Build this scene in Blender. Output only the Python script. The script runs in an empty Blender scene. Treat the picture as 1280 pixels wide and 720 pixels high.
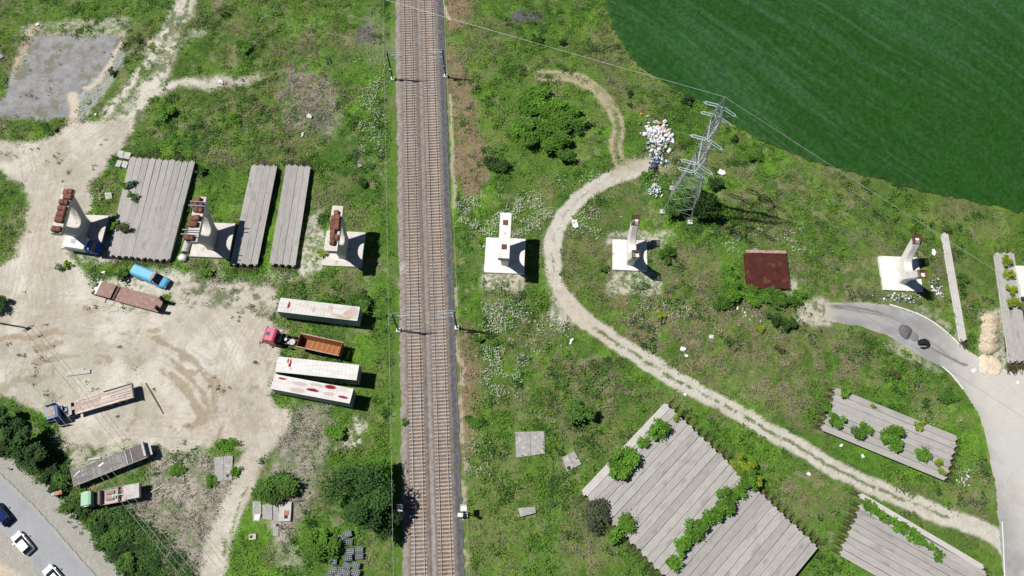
import bpy, bmesh, math, random
import numpy as np
from mathutils import Vector, Matrix, Euler

R = math.radians
scene = bpy.context.scene
COL = scene.collection
rng = np.random.default_rng(7)
random.seed(7)

# ------------------------------------------------------------------ camera
F = 1015.0; TH = R(22.3); H = 133.0
cam_d = bpy.data.cameras.new('camera')
cam = bpy.data.objects.new('camera', cam_d); COL.objects.link(cam)
cam.location = (0, 0, H); cam.rotation_euler = (TH, 0, 0)
cam_d.sensor_fit = 'HORIZONTAL'; cam_d.sensor_width = 36.0
cam_d.lens = F / 1280.0 * 36.0
cam_d.clip_start = 1.0; cam_d.clip_end = 6000.0
scene.camera = cam

# ------------------------------------------------------------------ light
SUN_EL = 59.0; SHADOW_AZ = -10.0            # shadows fall towards +x and slightly -y
az = R(SHADOW_AZ + 180.0)                   # direction towards the sun (ccw from +x)
sun_dir = Vector((math.cos(az) * math.cos(R(SUN_EL)), math.sin(az) * math.cos(R(SUN_EL)), math.sin(R(SUN_EL))))
world = bpy.data.worlds.new('World'); scene.world = world
world.use_nodes = True
wn = world.node_tree.nodes; wl = world.node_tree.links
wn.clear()
wo = wn.new('ShaderNodeOutputWorld'); wb = wn.new('ShaderNodeBackground'); ws = wn.new('ShaderNodeTexSky')
ws.sky_type = 'NISHITA'; ws.sun_disc = False
ws.sun_elevation = R(SUN_EL); ws.sun_rotation = math.atan2(sun_dir.x, sun_dir.y)
ws.altitude = 200.0; ws.air_density = 0.55; ws.dust_density = 0.05; ws.ozone_density = 3.0
wb.inputs['Strength'].default_value = 0.05
wl.new(ws.outputs[0], wb.inputs[0]); wl.new(wb.outputs[0], wo.inputs[0])
sd = bpy.data.lights.new('sun', 'SUN'); sd.energy = 5.0; sd.angle = R(0.5); sd.color = (1.0, 0.965, 0.91)
sun = bpy.data.objects.new('sun', sd); COL.objects.link(sun)
sun.rotation_euler = sun_dir.to_track_quat('Z', 'Y').to_euler()
sun.location = (-60, 20, 160)
vs = scene.view_settings
vs.view_transform = 'Standard'; vs.look = 'None'; vs.gamma = 1.0; vs.use_curve_mapping = False
vs.exposure = 0.14
scene.cycles.max_bounces = 5
scene.cycles.diffuse_bounces = 2
scene.cycles.transparent_max_bounces = 4

# ------------------------------------------------------------------ ground plan: photo pixel (1280x720) -> point at height h
_c, _s = math.cos(TH), math.sin(TH)
def at(px, py, h=0.0):
    u = (px - 640.0) / F; v = (py - 360.0) / F
    dx, dy, dz = u, -v * _c + _s, -v * _s - _c
    t = (h - H) / dz
    return Vector((dx * t, dy * t, h))
def P(*pts):
    return np.array([at(a, b)[:2] for a, b in pts])

# ------------------------------------------------------------------ noise
_tab = np.random.default_rng(11).random((256, 256))
def vnoise(x, y, seed=0):
    x = np.asarray(x, float) + seed * 17.31; y = np.asarray(y, float) + seed * 9.77
    xi = np.floor(x).astype(np.int64); yi = np.floor(y).astype(np.int64)
    fx = x - xi; fy = y - yi
    fx = fx * fx * (3 - 2 * fx); fy = fy * fy * (3 - 2 * fy)
    x0 = xi & 255; x1 = (xi + 1) & 255; y0 = yi & 255; y1 = (yi + 1) & 255
    a = _tab[y0, x0] * (1 - fx) + _tab[y0, x1] * fx
    b = _tab[y1, x0] * (1 - fx) + _tab[y1, x1] * fx
    return a * (1 - fy) + b * fy
def fbm(x, y, size, octv=4, seed=0, gain=0.55):
    s = 0.0; amp = 1.0; tot = 0.0; f = 1.0 / size
    for k in range(octv):
        s = s + amp * vnoise(x * f + k * 3.7, y * f - k * 5.1, seed + k)
        tot += amp; amp *= gain; f *= 2.03
    return s / tot
def sstep(a, b, x):
    t = np.clip((x - a) / (b - a), 0, 1); return t * t * (3 - 2 * t)
def sdist_poly(x, y, poly):
    n = len(poly); d = np.full(x.shape, 1e18); inside = np.zeros(x.shape, bool)
    for i in range(n):
        ax, ay = poly[i]; bx, by = poly[(i + 1) % n]
        ex, ey = bx - ax, by - ay
        wx, wy = x - ax, y - ay
        t = np.clip((wx * ex + wy * ey) / (ex * ex + ey * ey + 1e-12), 0, 1)
        d = np.minimum(d, (wx - ex * t) ** 2 + (wy - ey * t) ** 2)
        c = ((ay > y) != (by > y)) & (x < (bx - ax) * (y - ay) / (by - ay + 1e-12) + ax)
        inside ^= c
    d = np.sqrt(d)
    return np.where(inside, d, -d)
def dist_line(x, y, line):
    d = np.full(x.shape, 1e18)
    for i in range(len(line) - 1):
        ax, ay = line[i]; bx, by = line[i + 1]
        ex, ey = bx - ax, by - ay
        wx, wy = x - ax, y - ay
        t = np.clip((wx * ex + wy * ey) / (ex * ex + ey * ey + 1e-12), 0, 1)
        d = np.minimum(d, (wx - ex * t) ** 2 + (wy - ey * t) ** 2)
    return np.sqrt(d)
def smooth_line(pts, n=8):
    pts = np.asarray(pts, float); out = []
    for i in range(len(pts) - 1):
        p0 = pts[max(i - 1, 0)]; p1 = pts[i]; p2 = pts[i + 1]; p3 = pts[min(i + 2, len(pts) - 1)]
        for k in range(n):
            t = k / n
            out.append(0.5 * ((2 * p1) + (-p0 + p2) * t + (2 * p0 - 5 * p1 + 4 * p2 - p3) * t * t + (-p0 + 3 * p1 - 3 * p2 + p3) * t ** 3))
    out.append(pts[-1]); return np.array(out)
def offset_line(line, d):
    line = np.asarray(line); t = np.gradient(line, axis=0); t /= np.linalg.norm(t, axis=1)[:, None] + 1e-9
    return line + np.stack([-t[:, 1], t[:, 0]], 1) * d

# ------------------------------------------------------------------ materials
def new_mat(name):
    m = bpy.data.materials.new(name); m.use_nodes = True
    nt = m.node_tree; b = nt.nodes['Principled BSDF']
    return m, nt, b
MATS = {}
def mat(name, c1, c2=None, scale=3.0, rough=0.7, metal=0.0, bump=0.0, detail=5.0, rand=0.0, lo=0.35, hi=0.65, stretch=None, spec=None, wear=None, wear_scale=1.2, wear_lo=0.6):
    """noise mix of two real base colours, optional wear patches, bump and a per-object tone"""
    if name in MATS: return MATS[name]
    m, nt, b = new_mat(name); N = nt.nodes; L = nt.links
    b.inputs['Roughness'].default_value = rough; b.inputs['Metallic'].default_value = metal
    if spec is not None: b.inputs['Specular IOR Level'].default_value = spec
    c2 = c2 or tuple(v * 0.75 for v in c1)
    tc = N.new('ShaderNodeTexCoord'); vec = tc.outputs['Object']
    if stretch:
        mp = N.new('ShaderNodeMapping'); mp.inputs['Scale'].default_value = stretch; L.new(vec, mp.inputs[0]); vec = mp.outputs[0]
    oi = N.new('ShaderNodeObjectInfo')
    ad = N.new('ShaderNodeVectorMath'); ad.operation = 'MULTIPLY_ADD'
    cb = N.new('ShaderNodeCombineXYZ'); 
    for k in range(3): L.new(oi.outputs['Random'], cb.inputs[k])
    L.new(cb.outputs[0], ad.inputs[0]); ad.inputs[1].default_value = (37, 53, 71); L.new(vec, ad.inputs[2])
    vec = ad.outputs[0]
    nz = N.new('ShaderNodeTexNoise'); nz.inputs['Scale'].default_value = scale; nz.inputs['Detail'].default_value = detail; nz.inputs['Roughness'].default_value = 0.62
    L.new(vec, nz.inputs['Vector'])
    mr = N.new('ShaderNodeMapRange'); mr.inputs[1].default_value = lo; mr.inputs[2].default_value = hi; L.new(nz.outputs['Fac'], mr.inputs[0])
    mx = N.new('ShaderNodeMix'); mx.data_type = 'RGBA'
    mx.inputs[6].default_value = (*c1, 1); mx.inputs[7].default_value = (*c2, 1); L.new(mr.outputs[0], mx.inputs[0])
    out = mx.outputs[2]
    if wear:
        n2 = N.new('ShaderNodeTexNoise'); n2.inputs['Scale'].default_value = wear_scale; n2.inputs['Detail'].default_value = 7; L.new(vec, n2.inputs['Vector'])
        m2 = N.new('ShaderNodeMapRange'); m2.inputs[1].default_value = wear_lo; m2.inputs[2].default_value = wear_lo + 0.1; L.new(n2.outputs['Fac'], m2.inputs[0])
        x2 = N.new('ShaderNodeMix'); x2.data_type = 'RGBA'; x2.inputs[7].default_value = (*wear, 1); L.new(out, x2.inputs[6]); L.new(m2.outputs[0], x2.inputs[0]); out = x2.outputs[2]
    if rand:
        hs = N.new('ShaderNodeHueSaturation'); m3 = N.new('ShaderNodeMapRange'); m3.inputs[3].default_value = 1 - rand; m3.inputs[4].default_value = 1 + rand
        L.new(oi.outputs['Random'], m3.inputs[0]); L.new(m3.outputs[0], hs.inputs['Value']); L.new(out, hs.inputs['Color']); out = hs.outputs[0]
    L.new(out, b.inputs['Base Color'])
    if bump:
        bp = N.new('ShaderNodeBump'); bp.inputs['Strength'].default_value = bump; bp.inputs['Distance'].default_value = 0.05; L.new(nz.outputs['Fac'], bp.inputs['Height']); L.new(bp.outputs[0], b.inputs['Normal'])
    MATS[name] = m; return m

def attr_mat(name, scale=6.0, amt=0.3, rough=0.95, bump=0.3, bdist=0.1, translucent=0.0, spec=0.2, rand=0.0):
    """base colour from the mesh colour attribute 'Col' (real surface colour), with fine procedural mottling"""
    if name in MATS: return MATS[name]
    m, nt, b = new_mat(name); N = nt.nodes; L = nt.links
    b.inputs['Roughness'].default_value = rough; b.inputs['Specular IOR Level'].default_value = spec
    a = N.new('ShaderNodeAttribute'); a.attribute_name = 'Col'
    out = a.outputs['Color']
    nz = None
    if amt:
        tc = N.new('ShaderNodeTexCoord')
        nz = N.new('ShaderNodeTexNoise'); nz.inputs['Scale'].default_value = scale; nz.inputs['Detail'].default_value = 4; nz.inputs['Roughness'].default_value = 0.7
        L.new(tc.outputs['Object'], nz.inputs['Vector'])
        mr = N.new('ShaderNodeMapRange'); mr.inputs[1].default_value = 0.3; mr.inputs[2].default_value = 0.7; mr.inputs[3].default_value = 1 - amt; mr.inputs[4].default_value = 1 + amt
        L.new(nz.outputs['Fac'], mr.inputs[0])
        vm = N.new('ShaderNodeVectorMath'); vm.operation = 'SCALE'; L.new(out, vm.inputs[0]); L.new(mr.outputs[0], vm.inputs['Scale']); out = vm.outputs[0]
        if bump:
            bp = N.new('ShaderNodeBump'); bp.inputs['Strength'].default_value = bump; bp.inputs['Distance'].default_value = bdist
            L.new(nz.outputs['Fac'], bp.inputs['Height']); L.new(bp.outputs[0], b.inputs['Normal'])
    if rand:
        oi = N.new('ShaderNodeObjectInfo'); hs = N.new('ShaderNodeHueSaturation')
        m3 = N.new('ShaderNodeMapRange'); m3.inputs[3].default_value = 1 - rand; m3.inputs[4].default_value = 1 + rand
        L.new(oi.outputs['Random'], m3.inputs[0]); L.new(m3.outputs[0], hs.inputs['Value']); L.new(out, hs.inputs['Color']); out = hs.outputs[0]
    L.new(out, b.inputs['Base Color'])
    if translucent:
        tr = N.new('ShaderNodeBsdfTranslucent'); L.new(out, tr.inputs[0])
        ms = N.new('ShaderNodeMixShader'); ms.inputs[0].default_value = translucent
        L.new(b.outputs[0], ms.inputs[1]); L.new(tr.outputs[0], ms.inputs[2])
        L.new(ms.outputs[0], N['Material Output'].inputs['Surface'])
    MATS[name] = m; return m

# ------------------------------------------------------------------ object helpers
def link(o, parent=None):
    COL.objects.link(o)
    if parent is not None: o.parent = parent
    return o
def tag(o, label=None, cat=None, group=None, kind=None):
    if label: o['label'] = label
    if cat: o['category'] = cat
    if group: o['group'] = group
    if kind: o['kind'] = kind
    return o
def thing(name, label, cat, loc=(0, 0, 0), rz=0.0, group=None, rx=0.0, ry=0.0):
    o = bpy.data.objects.new(name, None); COL.objects.link(o)
    o.location = loc; o.rotation_euler = (rx, ry, rz); o.empty_display_size = 0.3
    return tag(o, label, cat, group)
def np_mesh(name, V, Fq, mats, cols=None, smooth=False, midx=None):
    """V (n,3); Fq (m,k) all faces with the same k"""
    me = bpy.data.meshes.new(name)
    V = np.asarray(V, np.float32); Fq = np.asarray(Fq, np.int32)
    k = Fq.shape[1]; m = len(Fq)
    me.vertices.add(len(V)); me.vertices.foreach_set('co', V.ravel())
    me.loops.add(m * k); me.loops.foreach_set('vertex_index', Fq.ravel())
    me.polygons.add(m)
    me.polygons.foreach_set('loop_start', np.arange(0, m * k, k, dtype=np.int32))
    me.polygons.foreach_set('loop_total', np.full(m, k, np.int32))
    if smooth: me.polygons.foreach_set('use_smooth', np.ones(m, bool))
    for mm in (mats if isinstance(mats, (list, tuple)) else [mats]): me.materials.append(mm)
    if midx is not None: me.polygons.foreach_set('material_index', np.asarray(midx, np.int32))
    if cols is not None:
        ca = me.color_attributes.new('Col', 'FLOAT_COLOR', 'POINT')
        c4 = np.ones((len(V), 4), np.float32); c4[:, :3] = cols
        ca.data.foreach_set('color', c4.ravel())
    me.update(calc_edges=True); me.validate()
    return me
def np_obj(name, V, Fq, mats, cols=None, parent=None, smooth=False, midx=None):
    return link(bpy.data.objects.new(name, np_mesh(name, V, Fq, mats, cols, smooth, midx)), parent)

class MB:
    """collects shapes for ONE mesh object"""
    def __init__(self): self.v = []; self.f = []; self.mi = []
    def add(self, vs, fs, mi=0):
        n = len(self.v); self.v += [tuple(p) for p in vs]
        for f in fs: self.f.append(tuple(i + n for i in f)); self.mi.append(mi)
        return self
    def box(self, cx, cy, cz, sx, sy, sz, rz=0.0, mi=0, taper=None):
        c, s = math.cos(rz), math.sin(rz); vs = []
        tx, ty = taper or (1, 1)
        for k in (-1, 1):
            for a, b in ((-1, -1), (1, -1), (1, 1), (-1, 1)):
                x = a * sx / 2 * (tx if k > 0 else 1); y = b * sy / 2 * (ty if k > 0 else 1)
                vs.append((cx + x * c - y * s, cy + x * s + y * c, cz + k * sz / 2))
        return self.add(vs, [(3, 2, 1, 0), (4, 5, 6, 7), (0, 1, 5, 4), (1, 2, 6, 5), (2, 3, 7, 6), (3, 0, 4, 7)], mi)
    def cyl(self, p0, p1, r0, r1=None, n=8, mi=0, caps=True):
        r1 = r0 if r1 is None else r1
        p0 = Vector(p0); p1 = Vector(p1); d = (p1 - p0)
        if d.length < 1e-6: return self
        d.normalize(); a = d.orthogonal().normalized(); b = d.cross(a)
        vs = []
        for p, r in ((p0, r0), (p1, r1)):
            for k in range(n):
                t = 2 * math.pi * k / n; vs.append(p + a * (r * math.cos(t)) + b * (r * math.sin(t)))
        fs = [(k, (k + 1) % n, n + (k + 1) % n, n + k) for k in range(n)]
        if caps: fs += [tuple(range(n - 1, -1, -1)), tuple(range(n, 2 * n))]
        return self.add(vs, fs, mi)
    def tube(self, pts, r, n=6, mi=0):
        for i in range(len(pts) - 1): self.cyl(pts[i], pts[i + 1], r, r, n, mi)
        return self
    def loft(self, rings, mi=0, caps=True):
        n = len(rings[0]); vs = [p for r in rings for p in r]; fs = []
        for i in range(len(rings) - 1):
            for k in range(n):
                fs.append((i * n + k, i * n + (k + 1) % n, (i + 1) * n + (k + 1) % n, (i + 1) * n + k))
        if caps: fs += [tuple(range(n - 1, -1, -1)), tuple(range((len(rings) - 1) * n, len(rings) * n))]
        return self.add(vs, fs, mi)
    def prism(self, poly, z0, z1, mi=0):
        return self.loft([[(x, y, z0) for x, y in poly], [(x, y, z1) for x, y in poly]], mi)
    def ball(self, c, rx, ry, rz, nu=8, nv=5, mi=0, jit=0.0, rnd=None):
        rings = []
        for j in range(1, nv):
            ph = -math.pi / 2 + math.pi * j / nv
            rings.append([(c[0] + rx * math.cos(ph) * math.cos(2 * math.pi * i / nu) * (1 + (rnd.uniform(-jit, jit) if rnd else 0)),
                           c[1] + ry * math.cos(ph) * math.sin(2 * math.pi * i / nu) * (1 + (rnd.uniform(-jit, jit) if rnd else 0)),
                           c[2] + rz * math.sin(ph)) for i in range(nu)])
        return self.loft(rings, mi)
    def build(self, name, mats, parent=None, smooth=False, bevel=0.0):
        me = bpy.data.meshes.new(name); me.from_pydata(self.v, [], self.f)
        for m in (mats if isinstance(mats, (list, tuple)) else [mats]): me.materials.append(m)
        if len(me.materials) > 1: me.polygons.foreach_set('material_index', np.array(self.mi, np.int32))
        bm = bmesh.new(); bm.from_mesh(me)
        bmesh.ops.recalc_face_normals(bm, faces=bm.faces)
        if bevel:
            bmesh.ops.bevel(bm, geom=[e for e in bm.edges if len(e.link_faces) == 2 and e.calc_face_angle(0) > 0.6], offset=bevel, segments=2, affect='EDGES', clamp_overlap=True)
        bm.to_mesh(me); bm.free()
        if smooth: me.polygons.foreach_set('use_smooth', np.ones(len(me.polygons), bool))
        me.update()
        return link(bpy.data.objects.new(name, me), parent)
def copy_tree(o, parent=None):
    c = o.copy(); COL.objects.link(c); c.parent = parent
    for ch in list(o.children): copy_tree(ch, c)
    return c
def quad_frame(c4, h):
    """four photo pixels (start-left, end-left, end-right, start-right) on a top at height h -> centre, angle, length, width"""
    w = [at(a, b, h) for a, b in c4]
    s = (w[0] + w[3]) / 2; e = (w[1] + w[2]) / 2; c = (s + e) / 2
    d = e - s
    return Vector((c.x, c.y, 0)), math.atan2(d.y, d.x), d.length, ((w[0] - w[3]).length + (w[1] - w[2]).length) / 2
ORD = ['first', 'second', 'third', 'fourth', 'fifth', 'sixth', 'seventh', 'eighth', 'ninth', 'tenth', 'eleventh', 'twelfth', 'thirteenth', 'fourteenth', 'fifteenth', 'sixteenth', 'seventeenth', 'eighteenth', 'nineteenth', 'twentieth']
# ================================================================== SETTING: ground
def axis(a, b, step, far, grow=1.35):
    core = list(np.arange(a, b + 1e-6, step)); lo = []; hi = []
    d = step
    x = a
    while x > -far: d *= grow; x -= d; lo.append(x)
    d = step; x = core[-1]
    while x < far: d *= grow; x += d; hi.append(x)
    return np.array(lo[::-1] + core + hi)
GX = axis(-113, 113, 0.21, 2500); GY = axis(-8, 124, 0.21, 2500)
X, Y = np.meshgrid(GX, GY)
WX = X + (fbm(X, Y, 4.0, 4, 21) - 0.5) * 3.2 + (fbm(X, Y, 0.8, 2, 23) - 0.5) * 0.9
WY = Y + (fbm(X, Y, 4.0, 4, 31) - 0.5) * 3.2 + (fbm(X, Y, 0.8, 2, 33) - 0.5) * 0.9
n_big = fbm(X, Y, 22.0, 4, 41); n_mid = fbm(X, Y, 5.5, 5, 51); n_fine = fbm(X, Y, 1.1, 4, 61); n_tiny = vnoise(X / 0.3, Y / 0.3, 71)

def crop_eval(poly, fn, margin):
    x0, y0 = poly.min(0) - margin; x1, y1 = poly.max(0) + margin
    i0, i1 = np.searchsorted(GX, [x0, x1]); j0, j1 = np.searchsorted(GY, [y0, y1])
    sl = (slice(j0, j1), slice(i0, i1)); out = np.full(X.shape, -1e3); out[sl] = fn(sl); return out
def region(poly, soft=0.8, warp=True, amt=None):
    xx, yy = (WX, WY) if warp else (X, Y)
    d = crop_eval(poly, lambda sl: sdist_poly(xx[sl], yy[sl], poly), 6)
    return sstep(-soft, soft, d)
def stroke(line, half, soft=0.5, warp=0.4):
    line = smooth_line(line)
    xx = X + (WX - X) * warp; yy = Y + (WY - Y) * warp
    d = crop_eval(line, lambda sl: -dist_line(xx[sl], yy[sl], line), half + 5)
    return sstep(-half - soft, -half + soft, d)
def mix(C, col, m):
    return C * (1 - m[..., None]) + np.asarray(col) * m[..., None]

# --- grass: dark, mid, light and dry tones that follow patch noise
g_dark = np.array((0.034, 0.080, 0.014)); g_mid = np.array((0.074, 0.154, 0.020)); g_light = np.array((0.120, 0.240, 0.023)); g_dry = np.array((0.180, 0.165, 0.082)); g_olive = np.array((0.090, 0.132, 0.030))
C = np.ones(X.shape + (3,)) * g_mid
C = mix(C, g_light, sstep(0.50, 0.66, n_mid) * sstep(0.38, 0.6, n_fine))
C = mix(C, g_dark, sstep(0.52, 0.40, n_fine) * 0.5 * sstep(0.62, 0.45, n_mid))
C = mix(C, g_olive, sstep(0.46, 0.60, n_big) * 0.6)
n_pat = fbm(X, Y, 3.4, 6, 85, 0.75)
C = mix(C, g_dark, sstep(0.54, 0.68, n_pat) * 0.55); C = mix(C, g_light, sstep(0.46, 0.34, n_pat) * 0.5)
DRY = sstep(0.48, 0.64, fbm(X, Y, 7.0, 6, 81, 0.66)) * 0.38

def dry(poly, amt=0.8, soft=1.6):
    global DRY
    DRY = np.maximum(DRY, region(poly, soft) * amt * 0.85 * sstep(0.40, 0.60, 0.5 * n_fine + 0.5 * fbm(X, Y, 3.0, 5, 83, 0.65)) * 1.15)
dry(P((840, 335), (930, 360), (1000, 400), (1060, 420), (1110, 440), (1100, 480), (1040, 480), (1000, 540), (940, 505), (850, 465), (770, 415), (745, 360)), 0.70, 2.5)
dry(P((690, 440), (760, 450), (790, 490), (740, 540), (710, 560), (690, 520)), 0.65, 2)
dry(P((700, 620), (740, 630), (770, 680), (740, 720), (700, 720)), 0.6, 2)
dry(P((930, 585), (985, 590), (1040, 620), (1045, 650), (1010, 655), (960, 620)), 0.6, 2)
dry(P((1185, 600), (1240, 560), (1250, 650), (1215, 648)), 0.8)
dry(P((860, 270), (1000, 300), (1080, 330), (1070, 375), (1000, 380), (980, 320), (900, 300)), 0.5, 2)
dry(P((720, 290), (830, 290), (860, 320), (820, 370), (740, 360)), 0.45, 2)
dry(P((330, 60), (390, 50), (420, 110), (415, 180), (360, 190), (300, 165), (320, 120)), 0.75, 2.5)
dry(P((1040, 290), (1180, 300), (1240, 380), (1230, 400), (1150, 380)), 0.45, 3)
dry(P((1020, 190), (1200, 270), (1100, 300), (950, 240)), 0.25, 3)
n_salt = fbm(X, Y, 0.7, 3, 87, 0.8)
for poly, a in ((P((580, 470), (700, 560), (720, 720), (585, 720)), .75), (P((425, 0), (496, 0), (500, 720), (470, 720), (470, 520), (440, 380), (470, 240), (440, 100)), .8), (P((930, 610), (1060, 650), (1250, 720), (1020, 740)), .6), (P((0, 0), (200, 0), (190, 70), (150, 30), (40, 25), (0, 110)), .5), (P((820, 480), (960, 560), (1180, 650), (1180, 690), (960, 590), (830, 500)), .6), (P((1010, 470), (1200, 500), (1240, 620), (1000, 560)), .55), (P((580, 40), (760, 100), (790, 200), (700, 240), (600, 210)), .5), (P((1000, 220), (1280, 285), (1280, 310), (1150, 300)), .4)):
    mk = region(poly, 3.0) * a * .62; C = mix(C, g_light * np.array((.85, .95, 1)), mk * sstep(0.42, 0.58, n_salt * .5 + n_pat * .5)); DRY = DRY * (1 - .5 * mk)
C = mix(C, g_dry, np.clip(DRY * 1.35, 0, 1) * (0.62 + 0.7 * sstep(.36, .6, n_salt)).clip(0, 1))
bare = sstep(.60, .68, fbm(X, Y, 1.9, 5, 89, .7)) * sstep(.42, .6, fbm(X, Y, 11, 3, 95)); C = mix(C, (0.275, 0.225, 0.160), bare * 0.45)
grey = np.zeros(X.shape)
for poly, a in ((P((195, 568), (292, 578), (300, 600), (272, 660), (258, 725), (200, 725), (178, 690), (120, 655), (185, 615)), 0.95),
                (P((352, 512), (408, 503), (412, 540), (395, 600), (385, 640), (360, 690), (335, 660), (335, 590)), 0.95),
                (P((205, 345), (345, 352), (346, 388), (240, 380)), 0.8), (P((470, 10), (500, 60), (470, 90), (450, 40)), 0.4),
                (P((355, 85), (410, 95), (430, 140), (415, 172), (350, 160)), 0.55)):
    grey = np.maximum(grey, region(poly, 1.4) * a * (0.45 + 0.9 * sstep(0.36, 0.6, n_fine)))
C = mix(C, np.array((0.275, 0.250, 0.205)) * (.8 + .4 * fbm(X, Y, .9, 3, 97)[..., None]), np.clip(grey * 1.15, 0, 1))
redd = np.zeros(X.shape)
for poly in (P((558, 60), (580, 95), (600, 140), (612, 210), (592, 250), (572, 245), (566, 160)), P((566, 430), (585, 400), (598, 470), (590, 560), (576, 580)), P((560, 0), (590, 0), (585, 40), (566, 40))):
    redd = np.maximum(redd, region(poly, 1.3) * (0.5 + 0.7 * sstep(0.36, 0.58, n_fine)))
C = mix(C, (0.240, 0.160, 0.115), np.clip(redd, 0, 1) * 0.85)
# purple-grey dead scrub patches
for cx, cy, r in ((455, 42, 2.6), (400, 150, 2.0), (650, 18, 2.2), (668, 20, 1.6), (580, 262, 1.5)):
    q = at(cx, cy); m = sstep(r * 1.3, r * 0.4, np.hypot(WX - q.x, WY - q.y)); C = mix(C, (0.13, 0.11, 0.13), m * 0.75)
# strip of lush grass beside the railway
lush = stroke(P((478, -30), (482, 200), (486, 400), (488, 740)), 1.9, 1.2); C = mix(C, (0.075, 0.150, 0.022), lush * 0.75 * sstep(0.35, 0.55, n_fine))

# --- bare earth
dirt = np.zeros(X.shape)
yard = P((-90, 330), (20, 335), (60, 345), (112, 350), (125, 385), (200, 392), (213, 374), (250, 379), (300, 386), (335, 396), (350, 410), (352, 440), (346, 470), (340, 492), (345, 506), (368, 509), (350, 530), (335, 556), (300, 562), (240, 562), (195, 560), (150, 553), (92, 562), (84, 545), (70, 525), (50, 515), (30, 508), (16, 496), (-90, 470))
lane = P((-90, 172), (30, 178), (72, 168), (84, 152), (140, 150), (168, 148), (152, 185), (136, 202), (114, 232), (112, 262), (84, 300), (86, 330), (112, 352), (60, 365), (-20, 352), (22, 322), (30, 280), (28, 240), (5, 212), (-90, 205))
dirt = np.maximum(dirt, region(yard, 0.7)); dirt = np.maximum(dirt, region(lane, 0.7))
patchy = sstep(0.40, 0.52, n_fine)
dirt = np.maximum(dirt, stroke(P((140, 165), (165, 140), (185, 112), (203, 82), (214, 50), (228, 15), (240, -20)), 2.0, 1.6, 1.0) * (0.25 + 0.75 * patchy))
dirt = np.maximum(dirt, stroke(P((120, 160), (150, 120), (185, 75), (200, 45), (245, -5)), 0.9, 0.9, 1.0) * patchy)
dirt = np.maximum(dirt, stroke(P((180, 120), (225, 106), (270, 104), (316, 99)), 1.3, 0.9, 1.0) * 0.95)
dirt = np.maximum(dirt, stroke(P((150, 60), (200, 70), (250, 40)), 0.5, 0.9, 1.2) * patchy * 0.6)
for poly, a in ((P((108, 343), (150, 348), (215, 336), (262, 352), (300, 350), (345, 356), (350, 388), (240, 384), (200, 396), (120, 392)), .95), (P((66, 540), (130, 548), (196, 552), (200, 575), (150, 590), (90, 590), (78, 570)), .8), (P((185, 560), (250, 560), (262, 590), (235, 640), (190, 620)), .45)):
    dirt = np.maximum(dirt, region(poly, 1.2) * a * sstep(.36, .52, n_fine * .6 + n_mid * .4))
trk = P((350, 525), (322, 562), (302, 605), (285, 648), (271, 690), (264, 735))
dirt = np.maximum(dirt, stroke(trk, 1.9, 0.6)); strip = stroke(P((307, 600), (296, 640), (280, 690)), 0.22, 0.3, 0.6) * sstep(0.4, 0.5, n_fine)
dirt = dirt * (1 - strip * 0.8)
for poly, a in ((P((384, 270), (398, 262), (404, 335), (380, 350), (372, 330)), 0.9), (P((332, 640), (352, 625), (365, 660), (350, 700), (372, 690), (380, 715), (350, 715)), 0.5), (P((420, 560), (440, 520), (455, 530), (450, 560)), 0.85),
                (P((604, 335), (655, 337), (656, 362), (608, 362)), 1.0), (P((760, 290), (835, 288), (830, 306), (762, 306)), 0.9), (P((762, 335), (815, 335), (822, 368), (760, 368)), 0.8), (P((680, 340), (693, 345), (706, 372), (725, 398), (690, 402)), 0.9),
                (P((1000, 378), (1034, 374), (1034, 405), (1000, 402)), 0.95), (P((985, 340), (1000, 345), (998, 362), (985, 360)), 0.7), (P((1222, 390), (1254, 386), (1258, 470), (1225, 462)), 0.85), (P((1120, 418), (1150, 440), (1180, 466), (1150, 462), (1110, 430)), 0.55), (P((1150, 380), (1200, 420), (1210, 436), (1150, 395)), 0.5),
                (P((30, 30), (50, 28), (26, 90), (14, 105)), 0.7), (P((45, 30), (155, 18), (160, 48), (48, 50)), 0.55), (P((345, 335), (380, 345), (390, 352), (300, 355)), 0.4), (P((250, 340), (262, 320), (275, 345)), 0.4), (P((90, 270), (140, 268), (150, 325), (95, 330)), 0.8)):
    dirt = np.maximum(dirt, region(poly, 0.7) * a * (0.25 + 0.75 * sstep(.40, .54, n_salt)))
# gravel track: two ruts with a green strip
track = P((812, 204), (790, 212), (760, 225), (722, 250), (698, 280), (690, 310), (693, 345), (706, 372), (728, 396), (775, 430), (840, 472), (900, 502), (960, 538), (1030, 577), (1100, 612), (1170, 642), (1238, 668), (1262, 690))
tl = smooth_line(track)
tm = stroke(track, 1.45, 0.32, 0.40)
grn = stroke(tl[66:-14], 0.20, 0.26, 0.35) * sstep(0.34, 0.50, fbm(X, Y, 0.9, 4, 90)); grn = np.maximum(grn, stroke(tl[14:60], 0.04, 0.28, 0.5) * sstep(0.46, 0.58, fbm(X, Y, 1.0, 4, 91)) * .7)
tm = tm * (1 - grn * 0.9)
br = P((775, 208), (771, 180), (772, 155), (762, 130), (742, 108), (712, 97), (672, 94))
b1 = smooth_line(br)
bm_ = np.maximum(stroke(offset_line(b1, 0.8), 0.42, 0.3, 0.3), stroke(offset_line(b1, -0.8), 0.42, 0.3, 0.3)); bm_ = np.maximum(bm_, stroke(P((742, 108), (715, 98), (700, 98)), 1.0, 0.6) * 0.75)
bm_ = np.maximum(bm_, stroke(b1, .7, .5, .4) * .35); bm_ = np.maximum(bm_, stroke(P((764, 135), (745, 112), (722, 100)), 1.0, .7, .6) * .9)
bm_ = np.maximum(bm_, stroke(P((768, 215), (800, 200), (830, 210)), 1.3, 0.9) * 0.8)
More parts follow.
